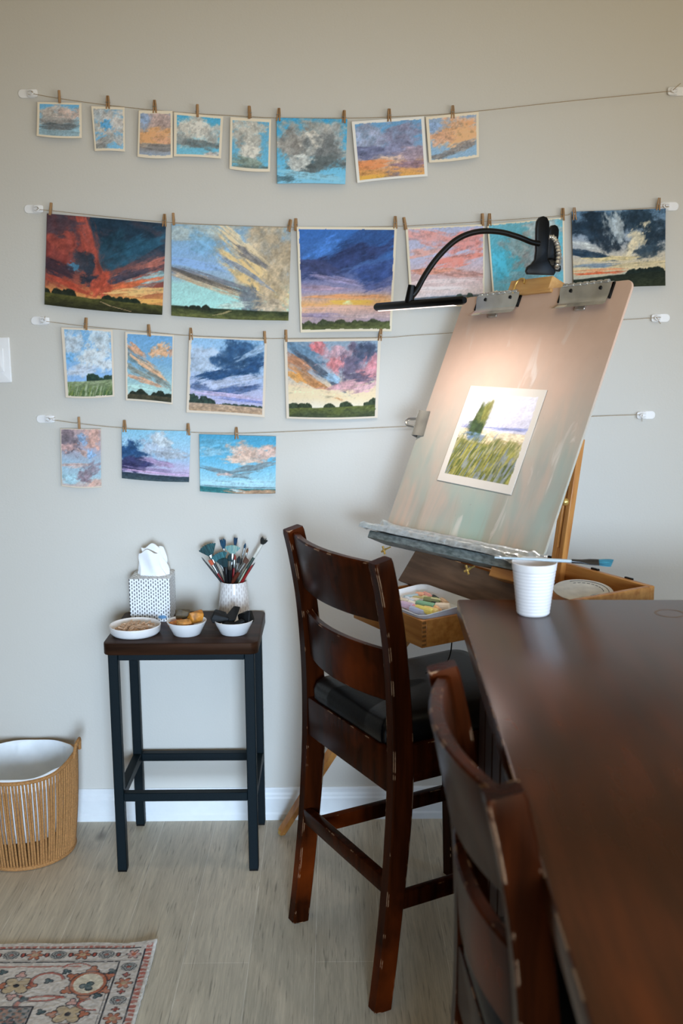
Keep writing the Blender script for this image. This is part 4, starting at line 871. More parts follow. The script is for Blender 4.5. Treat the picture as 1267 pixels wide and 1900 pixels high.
vbrush('black handled brush with dark bristles right of centre in the vase', (985, 225), 950, -0.010, 'round', BLK, ('14181c', '2c3438'), L_head=0.022, w_head=0.006, r=0.0048, ferr_l=0.026)
vbrush('dark green black handle standing behind the slate fan brush', (862, 285), 893, -0.006, 'handle', GRN, DTEAL, r=0.0046)
vbrush('pale green handled brush leaning right near the steel ferrule', (1035, 315), 985, -0.004, 'handle', col_mat('a9b59c', 0.4), DTEAL, r=0.0034)

# ================================================================== BASKET
BX, BY = -0.882, -0.176
bk = thing('waste_basket', 'tan rope waste basket with white liner at the left wall corner', 'basket', (BX, BY, 0))
def rim_z(a): return 0.262+0.030*max(0.0, math.cos(a))**6 + 0.030*max(0.0, math.cos(a-PI))**6
def rad(f): return 0.131+0.019*f+0.004*math.sin(f*PI)
mb = MB(); NS = 104
for k in range(NS):
    a = 2*PI*k/NS
    jit = 0.010*math.sin(k*1.9)
    pts = []
    for i in range(8):
        f = i/7; z = 0.006+(rim_z(a)-0.006)*f; aa = a+jit*(math.sin(f*PI))+0.05*(f-0.5)*math.sin(k*0.21)
        r = rad(f); pts.append((r*math.cos(aa), r*math.sin(aa), z))
    mb.tube(pts, 0.0034, 6)
mb.build('rope_wall', M['rope'], bk)
mb = MB()
ring = [(rad(0)*math.cos(a), rad(0)*math.sin(a), 0.007) for a in np.linspace(0, 2*PI, 73)]
mb.tube(ring, 0.0062, 8, cap=False); mb.build('base_ring', M['rope'], bk)
mb = MB()
ring = [(rad(1)*math.cos(a), rad(1)*math.sin(a), rim_z(a)) for a in np.linspace(0, 2*PI, 97)]
mb.tube(ring, 0.0052, 8, cap=False); mb.build('rim', M['rope'], bk)
MB().lathe([(0.001, 0.002), (0.126, 0.002), (0.126, 0.006), (0.001, 0.006)], 48).build('base', M['rope'], bk)
for s in (1, -1):
    pts = smooth_path([(s*0.1535, -0.035, 0.285), (s*0.158, -0.022, 0.318), (s*0.161, 0.0, 0.326), (s*0.158, 0.022, 0.318), (s*0.1535, 0.035, 0.285)], 6)
    MB().tube(pts, 0.0048, 8).build('handle', M['rope'], bk)
mb = MB(); rings = []; N = 96
def bagr(a, i): return 1+0.012*math.sin(5*a+i)+0.010*math.sin(11*a+2*i)
prof = [(0.146, -0.030, 0), (0.1475, -0.006, 0), (0.1475, 0.006, 0), (0.1435, 0.008, 0), (0.1395, 0.0, 1), (0.136, -0.04, 2), (0.131, -0.09, 3), (0.126, -0.15, 4), (0.115, -0.19, 5), (0.06, -0.205, 6), (0.002, -0.21, 7)]
for r, dz, i in prof:
    wob = 1 if i == 0 else 0
    rings.append([((r*(bagr(a, i) if i else 1+0.002*math.sin(9*a)))*math.cos(a), (r*(bagr(a, i) if i else 1))*math.sin(a), min(rim_z(a), 0.268)+dz+(0.0015*math.sin(7*a+i))) for a in np.linspace(0, 2*PI, N, endpoint=False)])
mb.loft(rings, True, False)
o = mb.build('bin_liner', M['bag'], loc=None)
o.location = (BX, BY, 0)
tag(o, 'white plastic bin liner inside the rope basket', 'bin liner')
# crumpled paper seen through the ropes
random.seed(9)
for i, (x, y, z, c, lb) in enumerate(((0.02, -0.06, 0.105, 'e3cfcb', 'pinkish crumpled paper low in the rope basket'), (-0.05, -0.02, 0.10, 'eeeeee', 'white crumpled paper at left in the rope basket'))):
    mb = MB(); mb.ball((0, 0, 0), 0.042, 3)
    for v in mb.bm.verts: v.co *= 0.85+0.3*float(fbm(np.array(v.co.x*40+i*5), np.array(v.co.y*40+v.co.z*31), i, 3))
    o = mb.build('crumpled_paper', simple('scrap_'+c, c, 0.8), smooth=False); o.location = (BX+x, BY+y, z); tag(o, lb, 'paper')

# ================================================================== RUG
def rug():
    x1, y1 = -0.4325, -0.664; wd, ht = 0.62, 0.62
    nu, nv = 300, 300
    s, t = np.meshgrid(np.linspace(wd, 0, nu), np.linspace(0, ht, nv))     # distance in from the right edge, from the far edge
    X = x1-s; Y = y1-t
    cream = hx('c9c0b6'); img = np.ones((nv, nu, 3))*cream
    red = hx('a8584c'); rust = hx('b06a50'); blk = hx('33343a'); teal = hx('46585c'); tan = hx('b7a283'); pink = hx('c49a90')
    n1 = fbm(X*60, Y*60, 3, 4); n2 = fbm(X*170, Y*170, 9, 3)
    def put(mk, c, al=1.0):
        nonlocal img
        mk = np.clip(mk*al*(0.55+0.9*n2), 0, 1)[..., None]; img = img*(1-mk)+c*mk
    def band(d, a, b): return ((d > a) & (d < b)).astype(float)
    wob = 0.0015*(n1-0.5)
    m_in = (s > 0.022)&(t > 0.014)
    # outer red strip with small pattern
    put(band(s+wob, 0.007, 0.021)*(t > 0.012), red, .8); put(band(t+wob, 0.013, 0.021)*(s > 0.05), red, .75)
    put(band(s+wob, 0.007, 0.021)*(np.sin(t*420+n1*6) > 0.4), cream, .8); put(band(t+wob, 0.013, 0.021)*(np.sin(s*420+n1*6) > 0.5), cream, .8)
    put(band(s+wob, 0.0225, 0.0265)*(t > 0.03), blk, .9); put(band(t+wob, 0.0225, 0.0255)*(s > 0.035), blk, .9)
    # inner lines of the border
    put(band(s+wob, 0.0735, 0.0775)*(t > 0.078), blk, .95); put(band(t+wob, 0.0765, 0.080)*(s > 0.0735), blk, .95)
    put(band(s+wob, 0.081, 0.083)*(t > 0.10), blk, .5); put(band(t+wob, 0.0925, 0.0975)*(s > 0.16), red, .6)
    put(band(t+wob, 0.072, 0.0735)*(s > 0.03), blk, .5)
    def flower(cx, ct, R, pet, c, core=None, ph=0, squash=1.0, al=.9):
        dx = (s-cx); dy = (t-ct)*squash; r = np.hypot(dx, dy); th = np.arctan2(dy, dx)
        k = R*(0.45+0.55*np.abs(np.cos(pet*(th+ph)/2)))
        put((r < k+wob).astype(float), c, al)
        put(((r > k-0.0022)&(r < k+0.0012)).astype(float), blk, .75)
        if core is not None: put((r < R*0.33).astype(float), core, .9)
    def rosette(cx, ct, R):     # dark curled rosette
        dx = s-cx; dy = t-ct; r = np.hypot(dx, dy*1.15); th = np.arctan2(dy, dx)
        mk = (np.sin(r*900+3*np.sin(3*th)) > 0.1)*(r < R)
        put(mk.astype(float), blk, .85); put(((r < R)&(~mk)).astype(float), teal, .35)
        put((r < R*0.25).astype(float), red, .7)
    # far border motifs
    for i in range(9):
        cx = 0.112+i*0.056
        if i % 2 == 0: rosette(cx, 0.049, 0.0195)
        else: flower(cx, 0.049, 0.021, 6, rust, tan)
        for q in (-1, 1): flower(cx+q*0.028, 0.049, 0.008, 2, red, None, PI/2)
    flower(0.048, 0.049, 0.018, 6, pink, rust)
    # right border motifs
    for i in range(9):
        ct = 0.098+i*0.062
        if i % 2 == 0: rosette(0.050, ct, 0.019)
        else: flower(0.050, ct, 0.021, 6, rust, tan)
        flower(0.050, ct+0.031, 0.009, 4, red)
    # field: medallion with crown, blossoms, vine scrolls
    def ring(cx, ct, rx, ry, w0, c, a0=-9, a1=9, al=.9):
        r = np.hypot((s-cx)/rx, (t-ct)/ry); th = np.arctan2(t-ct, s-cx)
        put(((np.abs(r-1) < w0)&(th > a0)&(th < a1)).astype(float), c, al)
    for (cx, ct) in ((0.130, 0.160), (0.41, 0.160), (0.13, 0.44), (0.41, 0.44)):
        for a in range(6):
            an = a*PI/3+PI/6; flower(cx+0.046*math.cos(an), ct+0.050*math.sin(an), 0.017, 3, rust, None, -an)
        put((np.hypot((s-cx)/0.041, (t-ct)/0.044) < 1).astype(float), rust, 1)
        put((np.hypot((s-cx)/0.033, (t-ct)/0.036) < 1).astype(float), hx('d8cdb6'), 1.3)
        flower(cx, ct+0.010, 0.018, 3, teal, None, PI/2+PI/6)
        ring(cx, ct, 0.042, 0.045, 0.05, blk, al=.6)
    for (cx, ct) in ((0.290, 0.166), (0.150, 0.268), (0.29, 0.44), (0.52, 0.30), (0.27, 0.33)):
        flower(cx, ct, 0.036, 4, tan, None, PI/4); 
        for a in range(4):
            an = a*PI/2; flower(cx+0.034*math.cos(an), ct+0.040*math.sin(an), 0.014, 3, pink if a % 2 else rust, None, -an)
        put((np.hypot(s-cx, t-ct) < 0.007).astype(float), blk, .9)
    for (cx, ct, rx, ry, a0, a1) in ((0.225, 0.15, 0.035, 0.03, -3, 0.6), (0.225, 0.20, 0.045, 0.022, 0, 3), (0.21, 0.235, 0.06, 0.03, -2.6, 0.2), (0.34, 0.235, 0.05, 0.03, 0.2, 2.9), (0.10, 0.235, 0.035, 0.02, -1, 2), (0.17, 0.10, 0.03, 0.016, -3, 0)):
        ring(cx, ct, rx, ry, 0.10, red, a0, a1, .75); ring(cx, ct, rx*1.12, ry*1.12, 0.035, blk, a0, a1, .6)
    for (cx, ct) in ((0.222, 0.150), (0.19, 0.115), (0.335, 0.115), (0.26, 0.215), (0.21, 0.26), (0.085, 0.115), (0.10, 0.205)):
        flower(cx, ct, 0.011, 3, teal, None, 1.0)
    # inner panel at the lower left
    put(((s > 0.232)&(t > 0.242)).astype(float), blk, .35); put((((np.abs(s-0.232) < 0.0022)&(t > 0.24))|((np.abs(t-0.242) < 0.0022)&(s > 0.232))).astype(float), blk, 1)
    put(((s > 0.236)&(t > 0.246)&(n1 > 0.5)).astype(float), hx('98705f'), .8); put(((s > 0.236)&(t > 0.246)&(np.sin(s*300)*np.sin(t*300) > 0.3)).astype(float), teal, .8)
    put(((s < 0.0062)|(t < 0.004)).astype(float)*2, hx('d8d4cc'), 1.2)
    img = img*(1+0.30*(n2-0.5)[..., None])
    fade = (0.30*sst(0.45, 0.75, n1))[..., None]; img = img*(1-fade)+cream*fade
    Z = 0.0075+0.0016*n2+0*s
    # the corner curls up a little and the edges turn down
    Z = Z+0.008*np.exp(-(s**2+t**2)/0.0012)
    bow = 0.002*np.sin(X*40)*np.exp(-t/0.02)
    P = np.stack([X, Y+bow, Z], -1)
    P[..., 0] -= 0.010*(t/0.3)*np.exp(-s/0.05)*0
    c = np.array([x1-wd/2, y1-ht/2, 0.0])
    o = grid_mesh('rug', P-c, lin(np.clip(img, 0, 1)), M['rug_pile'], 0.0065); o.location = c
    tag(o, 'faded red and cream patterned rug lying at lower left of the floor', 'rug')
rug()

# ================================================================== CHAIRS
def make_chair():
    """local frame: rear feet on x = 0, the sitter looks along +x, y to the sitter's left"""
    t = thing('counter_chair', 'chair', 'chair')
    hw = 0.200
    path = [(0.0, 0.0), (0.016, 0.12), (0.034, 0.28), (0.047, 0.44), (0.050, 0.56), (0.046, 0.68), (0.034, 0.82), (0.016, 0.93), (0.0, 1.0)]
    P = smooth_path([(x, 0, z) for x, z in path], 5)
    def post(y):
        rings = []
        for i, p in enumerate(P):
            tg = (P[min(i+1, len(P)-1)]-P[max(i-1, 0)]).normalized(); nx = Vector((tg.z, 0, -tg.x))
            f = p.z
            dx = 0.0215 + 0.004*math.exp(-((f-0.5)/0.2)**2); dy = 0.0165; ch = 0.003
            pts = [(dx-ch, dy), (dx, dy-ch), (dx, -dy+ch), (dx-ch, -dy), (-dx+ch, -dy), (-dx, -dy+ch), (-dx, dy-ch), (-dx+ch, dy)]
            if i == len(P)-1: pts = [(a*0.93, b*0.93) for a, b in pts]
            rings.append([p+nx*a+Vector((0, y+b, 0)) for a, b in pts])
        return MB().loft(rings)
    for y in (-hw, hw):
        lg = post(y).build('rear_post', M['chair_wood'], t, smooth=True)
        MB().prism(rounded_rect(-0.017, 0.017, y-0.013, y+0.013, 0.004), -0.0005, 0.003).build('felt_pad', M['white_plastic'], lg)
    def slat(z0, z1, name):
        rings = []; n = 20
        for i in range(n+1):
            q = -1+2*i/n; y = q*(hw-0.012)
            bow = 0.034*(1-q*q)
            def px(z):
                for a, b in zip(path, path[1:]):
                    if a[1] <= z <= b[1]: return a[0]+(b[0]-a[0])*(z-a[1])/(b[1]-a[1])
                return 0
            x0 = px(z0)-bow; x1 = px(min(z1, 0.999))-bow
            th = 0.0095; ch = 0.003
            rings.append([(x0-th, y, z0+ch), (x1-th, y, z1-ch), (x1-th+ch, y, z1), (x1+th-ch, y, z1), (x1+th, y, z1-ch), (x0+th, y, z0+ch), (x0+th-ch, y, z0), (x0-th+ch, y, z0)])
        MB().loft(rings).build(name, M['chair_wood'], t)
    slat(0.862, 0.992, 'top_slat'); slat(0.688, 0.802, 'lower_slat')
    for y in (-hw+0.004, hw-0.004):
        MB().loft([[(x+a, y+b, z) for a, b in ((w_, 0.018), (w_, -0.018), (-w_, -0.018), (-w_, 0.018))] for x, z, w_ in ((0.462, 0.0, 0.0165), (0.455, 0.3, 0.0185), (0.45, 0.585, 0.0205))]).build('front_leg', M['chair_wood'], t)
    # seat frame
    MB().box(0.026, 0.052, -hw+0.010, hw-0.010, 0.488, 0.585, 0.004).build('rear_rail', M['chair_wood'], t)
    MB().box(0.44, 0.464, -hw+0.02, hw-0.02, 0.50, 0.585, 0.004).build('front_rail', M['chair_wood'], t)
    for s in (-1, 1):
        y = s*(hw-0.006); MB().box(0.06, 0.445, min(y, y-s*0.022), max(y, y-s*0.022), 0.50, 0.585, 0.004).build('side_rail', M['chair_wood'], t)
    # leather seat: a padded, softly domed square
    mb = MB(); rings = []
    for z, k in ((0.583, 0.97), (0.592, 1.0), (0.612, 1.005), (0.627, 0.985), (0.637, 0.94), (0.643, 0.80), (0.6465, 0.5), (0.647, 0.1)):
        rings.append([(0.262+(x)*k, y*k*(0.872 if x < -0.17 else 1.0), z) for x, y in rounded_rect(-0.234, 0.222, -hw-0.002, hw+0.002, 0.035, 5)[:14]+[(-0.234, 0.10), (-0.234, 0.0), (-0.234, -0.10)]+rounded_rect(-0.234, 0.222, -hw-0.002, hw+0.002, 0.035, 5)[14:]])
    mb.loft(rings).build('seat_cushion', M['leather'], t)
    # stretchers
    MB().box(0.012, 0.034, -hw+0.012, hw-0.012, 0.262, 0.300, 0.003).build('stretcher', M['chair_wood'], t)
    MB().box(0.445, 0.468, -hw+0.02, hw-0.02, 0.20, 0.238, 0.003).build('stretcher', M['chair_wood'], t)
    for s in (-1, 1): MB().box(0.04, 0.45, s*(hw-0.002)-0.011, s*(hw-0.002)+0.011, 0.222, 0.260, 0.003).build('stretcher', M['chair_wood'], t)
    return t
ch1 = make_chair()
fx, fy = 0.8818, 0.4716
cx, cy = (-0.099+0.093)/2+0.0, (-0.555-0.914)/2
ch1.matrix_world = Matrix.Translation((cx, cy, 0)) @ Matrix.Rotation(math.atan2(fy, fx), 4, 'Z')
tag(ch1, 'dark wood ladder back counter chair with black leather seat in front of the easel', group='dark wood counter chairs')
ch2 = copy_tree(ch1)
ch2.matrix_world = Matrix.Translation((0.159, -1.783, 0)) @ Matrix.Rotation(math.radians(3.2), 4, 'Z')
tag(ch2, 'nearest dark wood counter chair, blurred, pushed under the table at its left side', group='dark wood counter chairs')

# ================================================================== TABLE
TA = math.radians(-2.0)
TO = Vector((0.249, -0.900, 0))
TH = 0.915; TWd, TLn = 1.07, 1.60
tab = thing('counter_table', 'dark brown counter height table with worn glossy top at right', 'table', TO, TA)
MB().prism(rounded_rect(0, TWd, -TLn, 0, 0.006, 3), TH-0.034, TH, None, 0.0035, 2).build('tabletop', M['table_wood'], tab)
mb = MB()
for x0, x1, y0, y1 in ((0.05, 0.072, -TLn+0.05, -0.05), (TWd-0.072, TWd-0.05, -TLn+0.05, -0.05)): mb.box(x0, x1, y0, y1, TH-0.125, TH-0.034, 0.002, 1)
for x0, x1, y0, y1 in ((0.072, TWd-0.072, -0.072, -0.05), (0.072, TWd-0.072, -TLn+0.05, -TLn+0.072)): mb.box(x0, x1, y0, y1, TH-0.125, TH-0.034, 0.002, 1)
mb.build('apron', M['table_side'], tab)
for y0, y1 in ((-0.56, -0.075), (-1.54, -1.13)):  # far cabinet is the panelled base; near one added unseen to block low light
    mb = MB(); mb.box(0.045, 0.98, y0, y1, 0.07, TH-0.034, 0.004)
    n = 4; w_ = (y1-y0-0.02)/n
    for k in range(n): mb.box(0.039, 0.046, y0+0.014+k*w_, y0+k*w_+w_-0.004, 0.12, TH-0.14, 0.003, 1)
    cab = mb.build('light_blocking_cabinet', M['table_side'], tab)
    MB().box(0.07, 0.95, y0+0.02, y1-0.02, 0.0, 0.071, 0.003).build('plinth', M['table_side'], cab)
# pale ring left by a wet cup: a stain in the finish
rp = at_z(1243, 1138, TH)
mb = MB(); rings = [[], [], []]
mb.loft([[(r*math.cos(2*PI*k/48), r*math.sin(2*PI*k/48), z) for k in range(48)] for r, z in ((0.0245, TH-0.0002), (0.0247, TH+0.00025), (0.0295, TH+0.00025), (0.0297, TH-0.0002))], True, False)
loc = tab.matrix_world.inverted() @ Vector((rp.x, rp.y, 0))
for v in mb.bm.verts: v.co += Vector((loc.x, loc.y, 0))
mb.build('ring_stain', wood('ring_stain', '5a4434', '6a5442', 0.45, 1, 20, 2), tab, label='pale ring stain on the table top')

# cup with the fan brush across it
CP = (0.3835, -1.012)
cup = thing('cup', 'white ribbed cup on the far edge of the dark table', 'cup', (CP[0], CP[1], TH))
prof = [(0.001, 0), (0.0285, 0), (0.031, 0.002)]
for i in range(1, 60):
    z = 0.003+i*0.0985/60; r = 0.0312+0.0115*(z/0.1)
    prof.append((r+(0.00035*math.sin(i*2*PI/4) if z < 0.088 else 0.0007), z))
prof += [(0.0436, 0.1025), (0.0425, 0.1033), (0.0412, 0.102), (0.030, 0.006), (0.001, 0.005)]
MB().lathe(prof, 64).build('cup_body', col_mat('e4deda', 0.35, noise=0.01), cup)
A = at_y(885, 1049, CP[1]); Bp = at_y(1091, 1067, CP[1]-0.02)
A = Vector((A.x, CP[1]+0.014, TH+0.1065)); 
Bv = at_z(1093, 1068, TH+0.104)
dirv = Vector((0.200, -0.012, -0.010))
A2 = Vector((CP[0]-0.075, CP[1]+0.010, TH+0.1095)); B2 = A2+Vector((0.222, -0.026, -0.007))
brush('long grey handled brush with teal fan tip lying across the white cup', A2, B2, 'flat', col_mat('a9b4b8', 0.35), ('174b5e', '3e91a6'), L_head=0.026, w_head=0.011, r=0.0036, ferr=BLK, group='paint brush on the cup', face=(0, -0.5, 1), ferr_l=0.05, taper=0.55)

# ================================================================== EASEL, BOARD, LAMP
U = Vector((0.5045, -0.8634, 0)).normalized()       # along the front of the easel, towards the near right
Dn = Vector((0.8634, 0.5045, 0)).normalized()       # away from the painter
Z3 = Vector((0, 0, 1))
E0 = Vector((0.124, -0.333, 0))
def EP(u, d, z): return E0+U*u+Dn*d+Z3*z
EF = frame(E0, U, Dn, Z3)
ea = thing('easel', 'wooden box easel with open tray, drawer and slanted legs by the wall', 'easel', matrix=EF)
u0, u1, d0, d1, zb, zt = 0.13, 0.645, 0.0, 0.292, 0.775, 0.90
T_ = 0.013
def ebox(name, x0, x1, y0, y1, z0, z1, mat='easel_wood', bev=0.0015, parent=None, label=None):
    return MB().box(x0, x1, y0, y1, z0, z1, bev, 1).build(name, M[mat], parent or ea, label=label)
mb = MB(); mb.box(u0, u1, d1-T_, d1, zb, zt, .0015, 1); mb.box(u1-T_, u1, d0, d1-T_, zb, zt, .0015, 1); mb.box(u0, u0+T_, d0, d1-T_, zb, zt, .0015, 1); mb.box(u0+T_, u1-T_, d0, d0+T_, 0.845, zt, .0015, 1); mb.box(u0+T_, u1-T_, d0, d1-T_, 0.842, 0.849)
mb.box(u0+T_, u1-T_, d0+0.002, d1-T_, zb, zb+0.006)
mb.build('box_case', M['easel_wood'], ea)
ebox('divider', u0+T_, 0.40, 0.125, 0.133, 0.85, 0.885); ebox('divider', 0.40, 0.408, 0.0131, 0.124, 0.85, 0.885)
for uu in (0.30, 0.45): 
    MB().box(uu, uu+0.024, d1-0.004, d1+0.003, zt-0.012, zt+0.004, 0.001, 1).build('hinge', M['black_plastic'], ea)
MB().box(u1-0.09, u1-0.066, d1-0.002, d1+0.004, zt-0.014, zt+0.003, 0.001, 1).build('latch', M['black_plastic'], ea)
# slanted front flap below the ledge
MB().loft([[(xb, -0.036, 0.848), (xb, -0.029, 0.843), (xt, -0.002, 0.925), (xt, -0.010, 0.930)] for xb, xt in ((0.125, 0.165), (0.60, 0.59))]).build('front_flap', M['easel_brown'], ea)
# drawer pulled out towards the painter
dl = ea.matrix_world.inverted() @ Vector((0.045, -0.563, 0)); dr = ea.matrix_world.inverted() @ Vector((0.185, -0.808, 0))
du0, du1 = dl.x, dr.x; dd = (dl.y+dr.y)/2; z0, z1 = 0.782, 0.843
dw = MB(); dw.box(du0, du1, dd, dd+0.011, z0, z1, .001, 1); dw.box(du0, du0+0.009, dd+0.011, 0.12, z0, z1, .001, 1); dw.box(du1-0.009, du1, dd+0.011, 0.12, z0, z1, .001, 1); dw.box(du0+0.009, du1-0.009, dd+0.011, 0.12, z0, z0+0.005)
drw = dw.build('drawer', M['easel_wood'], ea)
mb = MB()
for k in range(6): mb.box(du1-0.0005, du1+0.0004, dd+0.0005, dd+0.0105, z0+0.004+k*0.0098, z0+0.009+k*0.0098)
mb.build('dovetail_joint', wood('joint_wood', '6b4420', '86582c', 0.5, 0, 20, 3), drw)
# tall back strut with slot, knob, and the mast behind the board
s0 = at_y(1032, 1050, -0.505); s1 = Vector((s0.x+0.040, s0.y+0.0, 1.20))
sl0 = ea.matrix_world.inverted() @ Vector((s0.x, s0.y, 0.852)); sl1 = ea.matrix_world.inverted() @ s1
zd = (Vector(sl1)-Vector(sl0)).normalized(); xd = (U*0+Vector((1, 0, 0))); xd = (xd-zd*xd.dot(zd)).normalized()
yd = zd.cross(xd)
sm = frame(sl0, xd, yd, zd); LL = (Vector(sl1)-Vector(sl0)).length
mb = MB()
mb.box(-0.019, -0.004, -0.009, 0.009, 0, LL, .0015, 1, sm); mb.box(0.004, 0.019, -0.009, 0.009, 0, LL, .0015, 1, sm)
mb.box(-0.0045, 0.0045, -0.0085, 0.0085, 0, 0.085, 0, 1, sm); mb.box(-0.0045, 0.0045, -0.0085, 0.0085, 0.235, LL, 0, 1, sm)
mb.build('strut', M['easel_wood_v'], ea)
kp = ea.matrix_world.inverted() @ at_y(1048, 931, -0.530)
MB().ball(kp, 0.0095, 3, (1, 1, 1)).build('knob', M['brass'], ea)
# mast runs up behind the board
tilt = 0.431
V3 = (Z3*math.cos(tilt)+Dn*math.sin(tilt)).normalized()
roll = 0.049
UB = (U*math.cos(roll)+V3*math.sin(roll)).normalized(); VB = (-U*math.sin(roll)+V3*math.cos(roll)).normalized(); NB = UB.cross(VB).normalized()   # NB points at the painter
B0 = Vector((0.124, -0.333, 0.936))
BW, BH = 0.585, 0.66
def BP(u, v, n=0): return B0+UB*u+VB*v+NB*n
BF = frame(B0, UB, VB, NB)
BI = ea.matrix_world.inverted() @ BF
mb = MB(); mb.box(0.235, 0.295, -0.03, 0.655, -0.032, -0.012, .0015, 1, BI); mb.build('mast', M['easel_wood_v'], ea)
blk_ = MB(); blk_.box(0.175, 0.325, 0.655, 0.690, -0.040, 0.006, .002, 1, BI); blk_.box(0.165, 0.335, 0.648, 0.657, -0.020, 0.008, .002, 1, BI)
tblk = blk_.build('top_clamp', wood('pale_clamp_wood', 'c08c50', 'd8a868', 0.45, 0, 22, 8), ea)
pts = [BP(0.205, 0.652, 0.010), BP(0.205, 0.676, 0.011), BP(0.213, 0.688, 0.010), BP(0.228, 0.688, 0.009), BP(0.233, 0.676, 0.009)]
MB().tube([ea.matrix_world.inverted() @ p for p in smooth_path(pts, 5)], 0.0022, 8).build('brass_hook', M['brass'], tblk)
# ledge under the board with foil
mb = MB(); mb.box(0.012, 0.60, -0.022, -0.002, -0.012, 0.052, .002, 1, BI)
led = mb.build('ledge', wood('smeared_ledge', '5f6663', 'a3aaa6', 0.55, 0, 46, 3, c3='4d6a6a'), ea)
ebx = MB().box(0.49, 0.575, -0.046, -0.022, -0.02, 0.045, .002, 1, BI).build('ledge_bracket', M['easel_wood'], ea)
def foil_sheet():
    nu, npf = 130, 22
    prof = [(-0.003, 0.032), (-0.002, 0.022), (-0.001, 0.012), (0.004, 0.001), (0.022, 0.0), (0.042, 0.001), (0.052, 0.005), (0.056, 0.012), (0.058, 0.014), (0.060, 0.011), (0.060, 0.006), (0.0595, 0.002), (0.059, -0.002)]
    PN = np.array([p[0] for p in prof]); PV = np.array([p[1] for p in prof])
    ti = np.linspace(0, len(prof)-1, npf); nn = np.interp(ti, range(len(prof)), PN); vv = np.interp(ti, range(len(prof)), PV)
    bm = bmesh.new(); G = []
    rs = np.random.RandomState(4)
    uu = np.linspace(-0.022, 0.60, nu)
    A_, B_ = np.meshgrid(uu, ti, indexing='ij')
    d1_ = np.abs(fbm(A_*26, B_*1.1, 2, 4)-0.5); d2_ = np.abs(fbm(A_*14+9, B_*1.4, 5, 3)-0.5); d3_ = fbm(A_*34, B_*1.1, 6, 2)-0.5
    for i in range(nu):
        row = []
        for j in range(npf):
            endk = max(0, (0.055-(uu[i]+0.022))/0.055)
            endr = max(0, (uu[i]-0.50)/0.10)
            a = 0.0025+0.010*endk+0.013*endr
            disp = a*(d1_[i, j]-0.12)*1.4+0.005*(d2_[i, j]-0.12)+0.0016*d3_[i, j]
            n = nn[j]+disp+0.004; v = vv[j]+disp*0.8+(0.010*endk if j < 8 else 0)-0.012*endr*(j > 12)
            row.append(bm.verts.new(BI @ Vector((uu[i]+0.6*disp, v, n+0.001))))
        G.append(row)
    for i in range(nu-1):
        for j in range(npf-1): bm.faces.new((G[i][j], G[i+1][j], G[i+1][j+1], G[i][j+1]))
    mb = MB(); mb.bm.free(); mb.bm = bm
    o = mb.build('foil_lining', M['foil'], ea, smooth=True, label='crumpled aluminium foil wrapped over the ledge')
    so = o.modifiers.new('thickness', 'SOLIDIFY'); so.thickness = 0.0006
foil_sheet()
for uu in (0.075, 0.405):
    c = BI @ Vector((uu, -0.042, 0.034))
    mb = MB()
    for a in (0.5, 0.5+PI/2):
        dx, dz = 0.0105*math.cos(a), 0.0105*math.sin(a)
        mb.tube([c+Vector((-dx, 0, -dz)), c, c+Vector((dx, 0, dz))], [0.003, 0.002, 0.003], 8)
    mb.ball(c, 0.0042, 2); mb.tube([c, c+Vector((0, 0.02, 0.006))], 0.002, 8)
    mb.build('wing_screw', M['brass'], ea)
# legs
def eleg(name, top, foot, w=0.014):
    inv = ea.matrix_world.inverted(); a, b = inv @ Vector(top), inv @ Vector(foot)
    zz = (a-b).normalized(); xx = (Vector((1, 0, 0))-zz*zz.x).normalized(); yy = zz.cross(xx); Ln = (a-b).length
    lg = MB().loft([[tuple(frame(b, xx, yy, zz) @ Vector((sx*k, sy*k*0.8, h))) for sx, sy in ((1, 1), (-1, 1), (-1, -1), (1, -1))] for h, k in ((0.004, w*0.75), (Ln*0.5, w*0.95), (Ln, w*1.1))]).build('leg', M['easel_wood_v'], ea)
    MB().tube([b+zz*0.0, b+zz*0.012], [w*0.7, w*0.8], 10).build('leg_tip', M['brass'], lg)
foot1 = at_z(521, 1546, 0.006); foot1.z = 0.006
eleg('leg', EP(0.07, 0.10, 0.772), foot1)
eleg('leg', EP(0.36, 0.30, 0.772), EP(0.36, 0.42, 0.006))
eleg('leg', EP(0.62, 0.06, 0.772), EP(0.78, -0.12, 0.006))

# things lying in the easel box
pc = at_z(1082, 1091, 0.888)
pl = thing('palette_dial', 'off white round card with dark arc markings in the easel box', 'palette', (pc.x, pc.y, 0.851))
mt = Matrix.Translation((0, 0, 0.030)) @ Matrix.Rotation(math.radians(8), 4, 'X')
MB().prism([(0.066*math.cos(a), 0.066*math.sin(a)) for a in np.linspace(0, 2*PI, 56, endpoint=False)], 0, 0.002, mt, 0.0005, 1).build('card', col_mat('d9d2c4', 0.6), pl)
mb = MB(); mb.tube([mt @ Vector((0.056*math.cos(a), 0.056*math.sin(a), 0.0022)) for a in np.linspace(-0.6, 1.9, 40)], 0.0007, 5); 
for a in np.linspace(-0.1, 1.8, 9): mb.box(-0.0035, 0.0035, -0.0009, 0.0009, 0, 0.0005, 0, 1, mt @ Matrix.Translation((0.044*math.cos(a), 0.044*math.sin(a), 0.002)) @ Matrix.Rotation(a+PI/2, 4, 'Z'))
mb.build('printed_arc', col_mat('33363a', 0.6), pl)
MB().lathe([(0.001, 0), (0.04, 0), (0.04, 0.027), (0.001, 0.027)], 32).build('base', col_mat('c2b9a8', 0.6), pl)
gp = at_z(1112, 1102, 0.892)
def glass_mat():
    mt, nt, b = new_mat('clear_glass'); b.inputs['Base Color'].default_value = (.82, .9, .92, 1); b.inputs['Roughness'].default_value = 0.08; b.inputs['Transmission Weight'].default_value = 0.7
    return mt
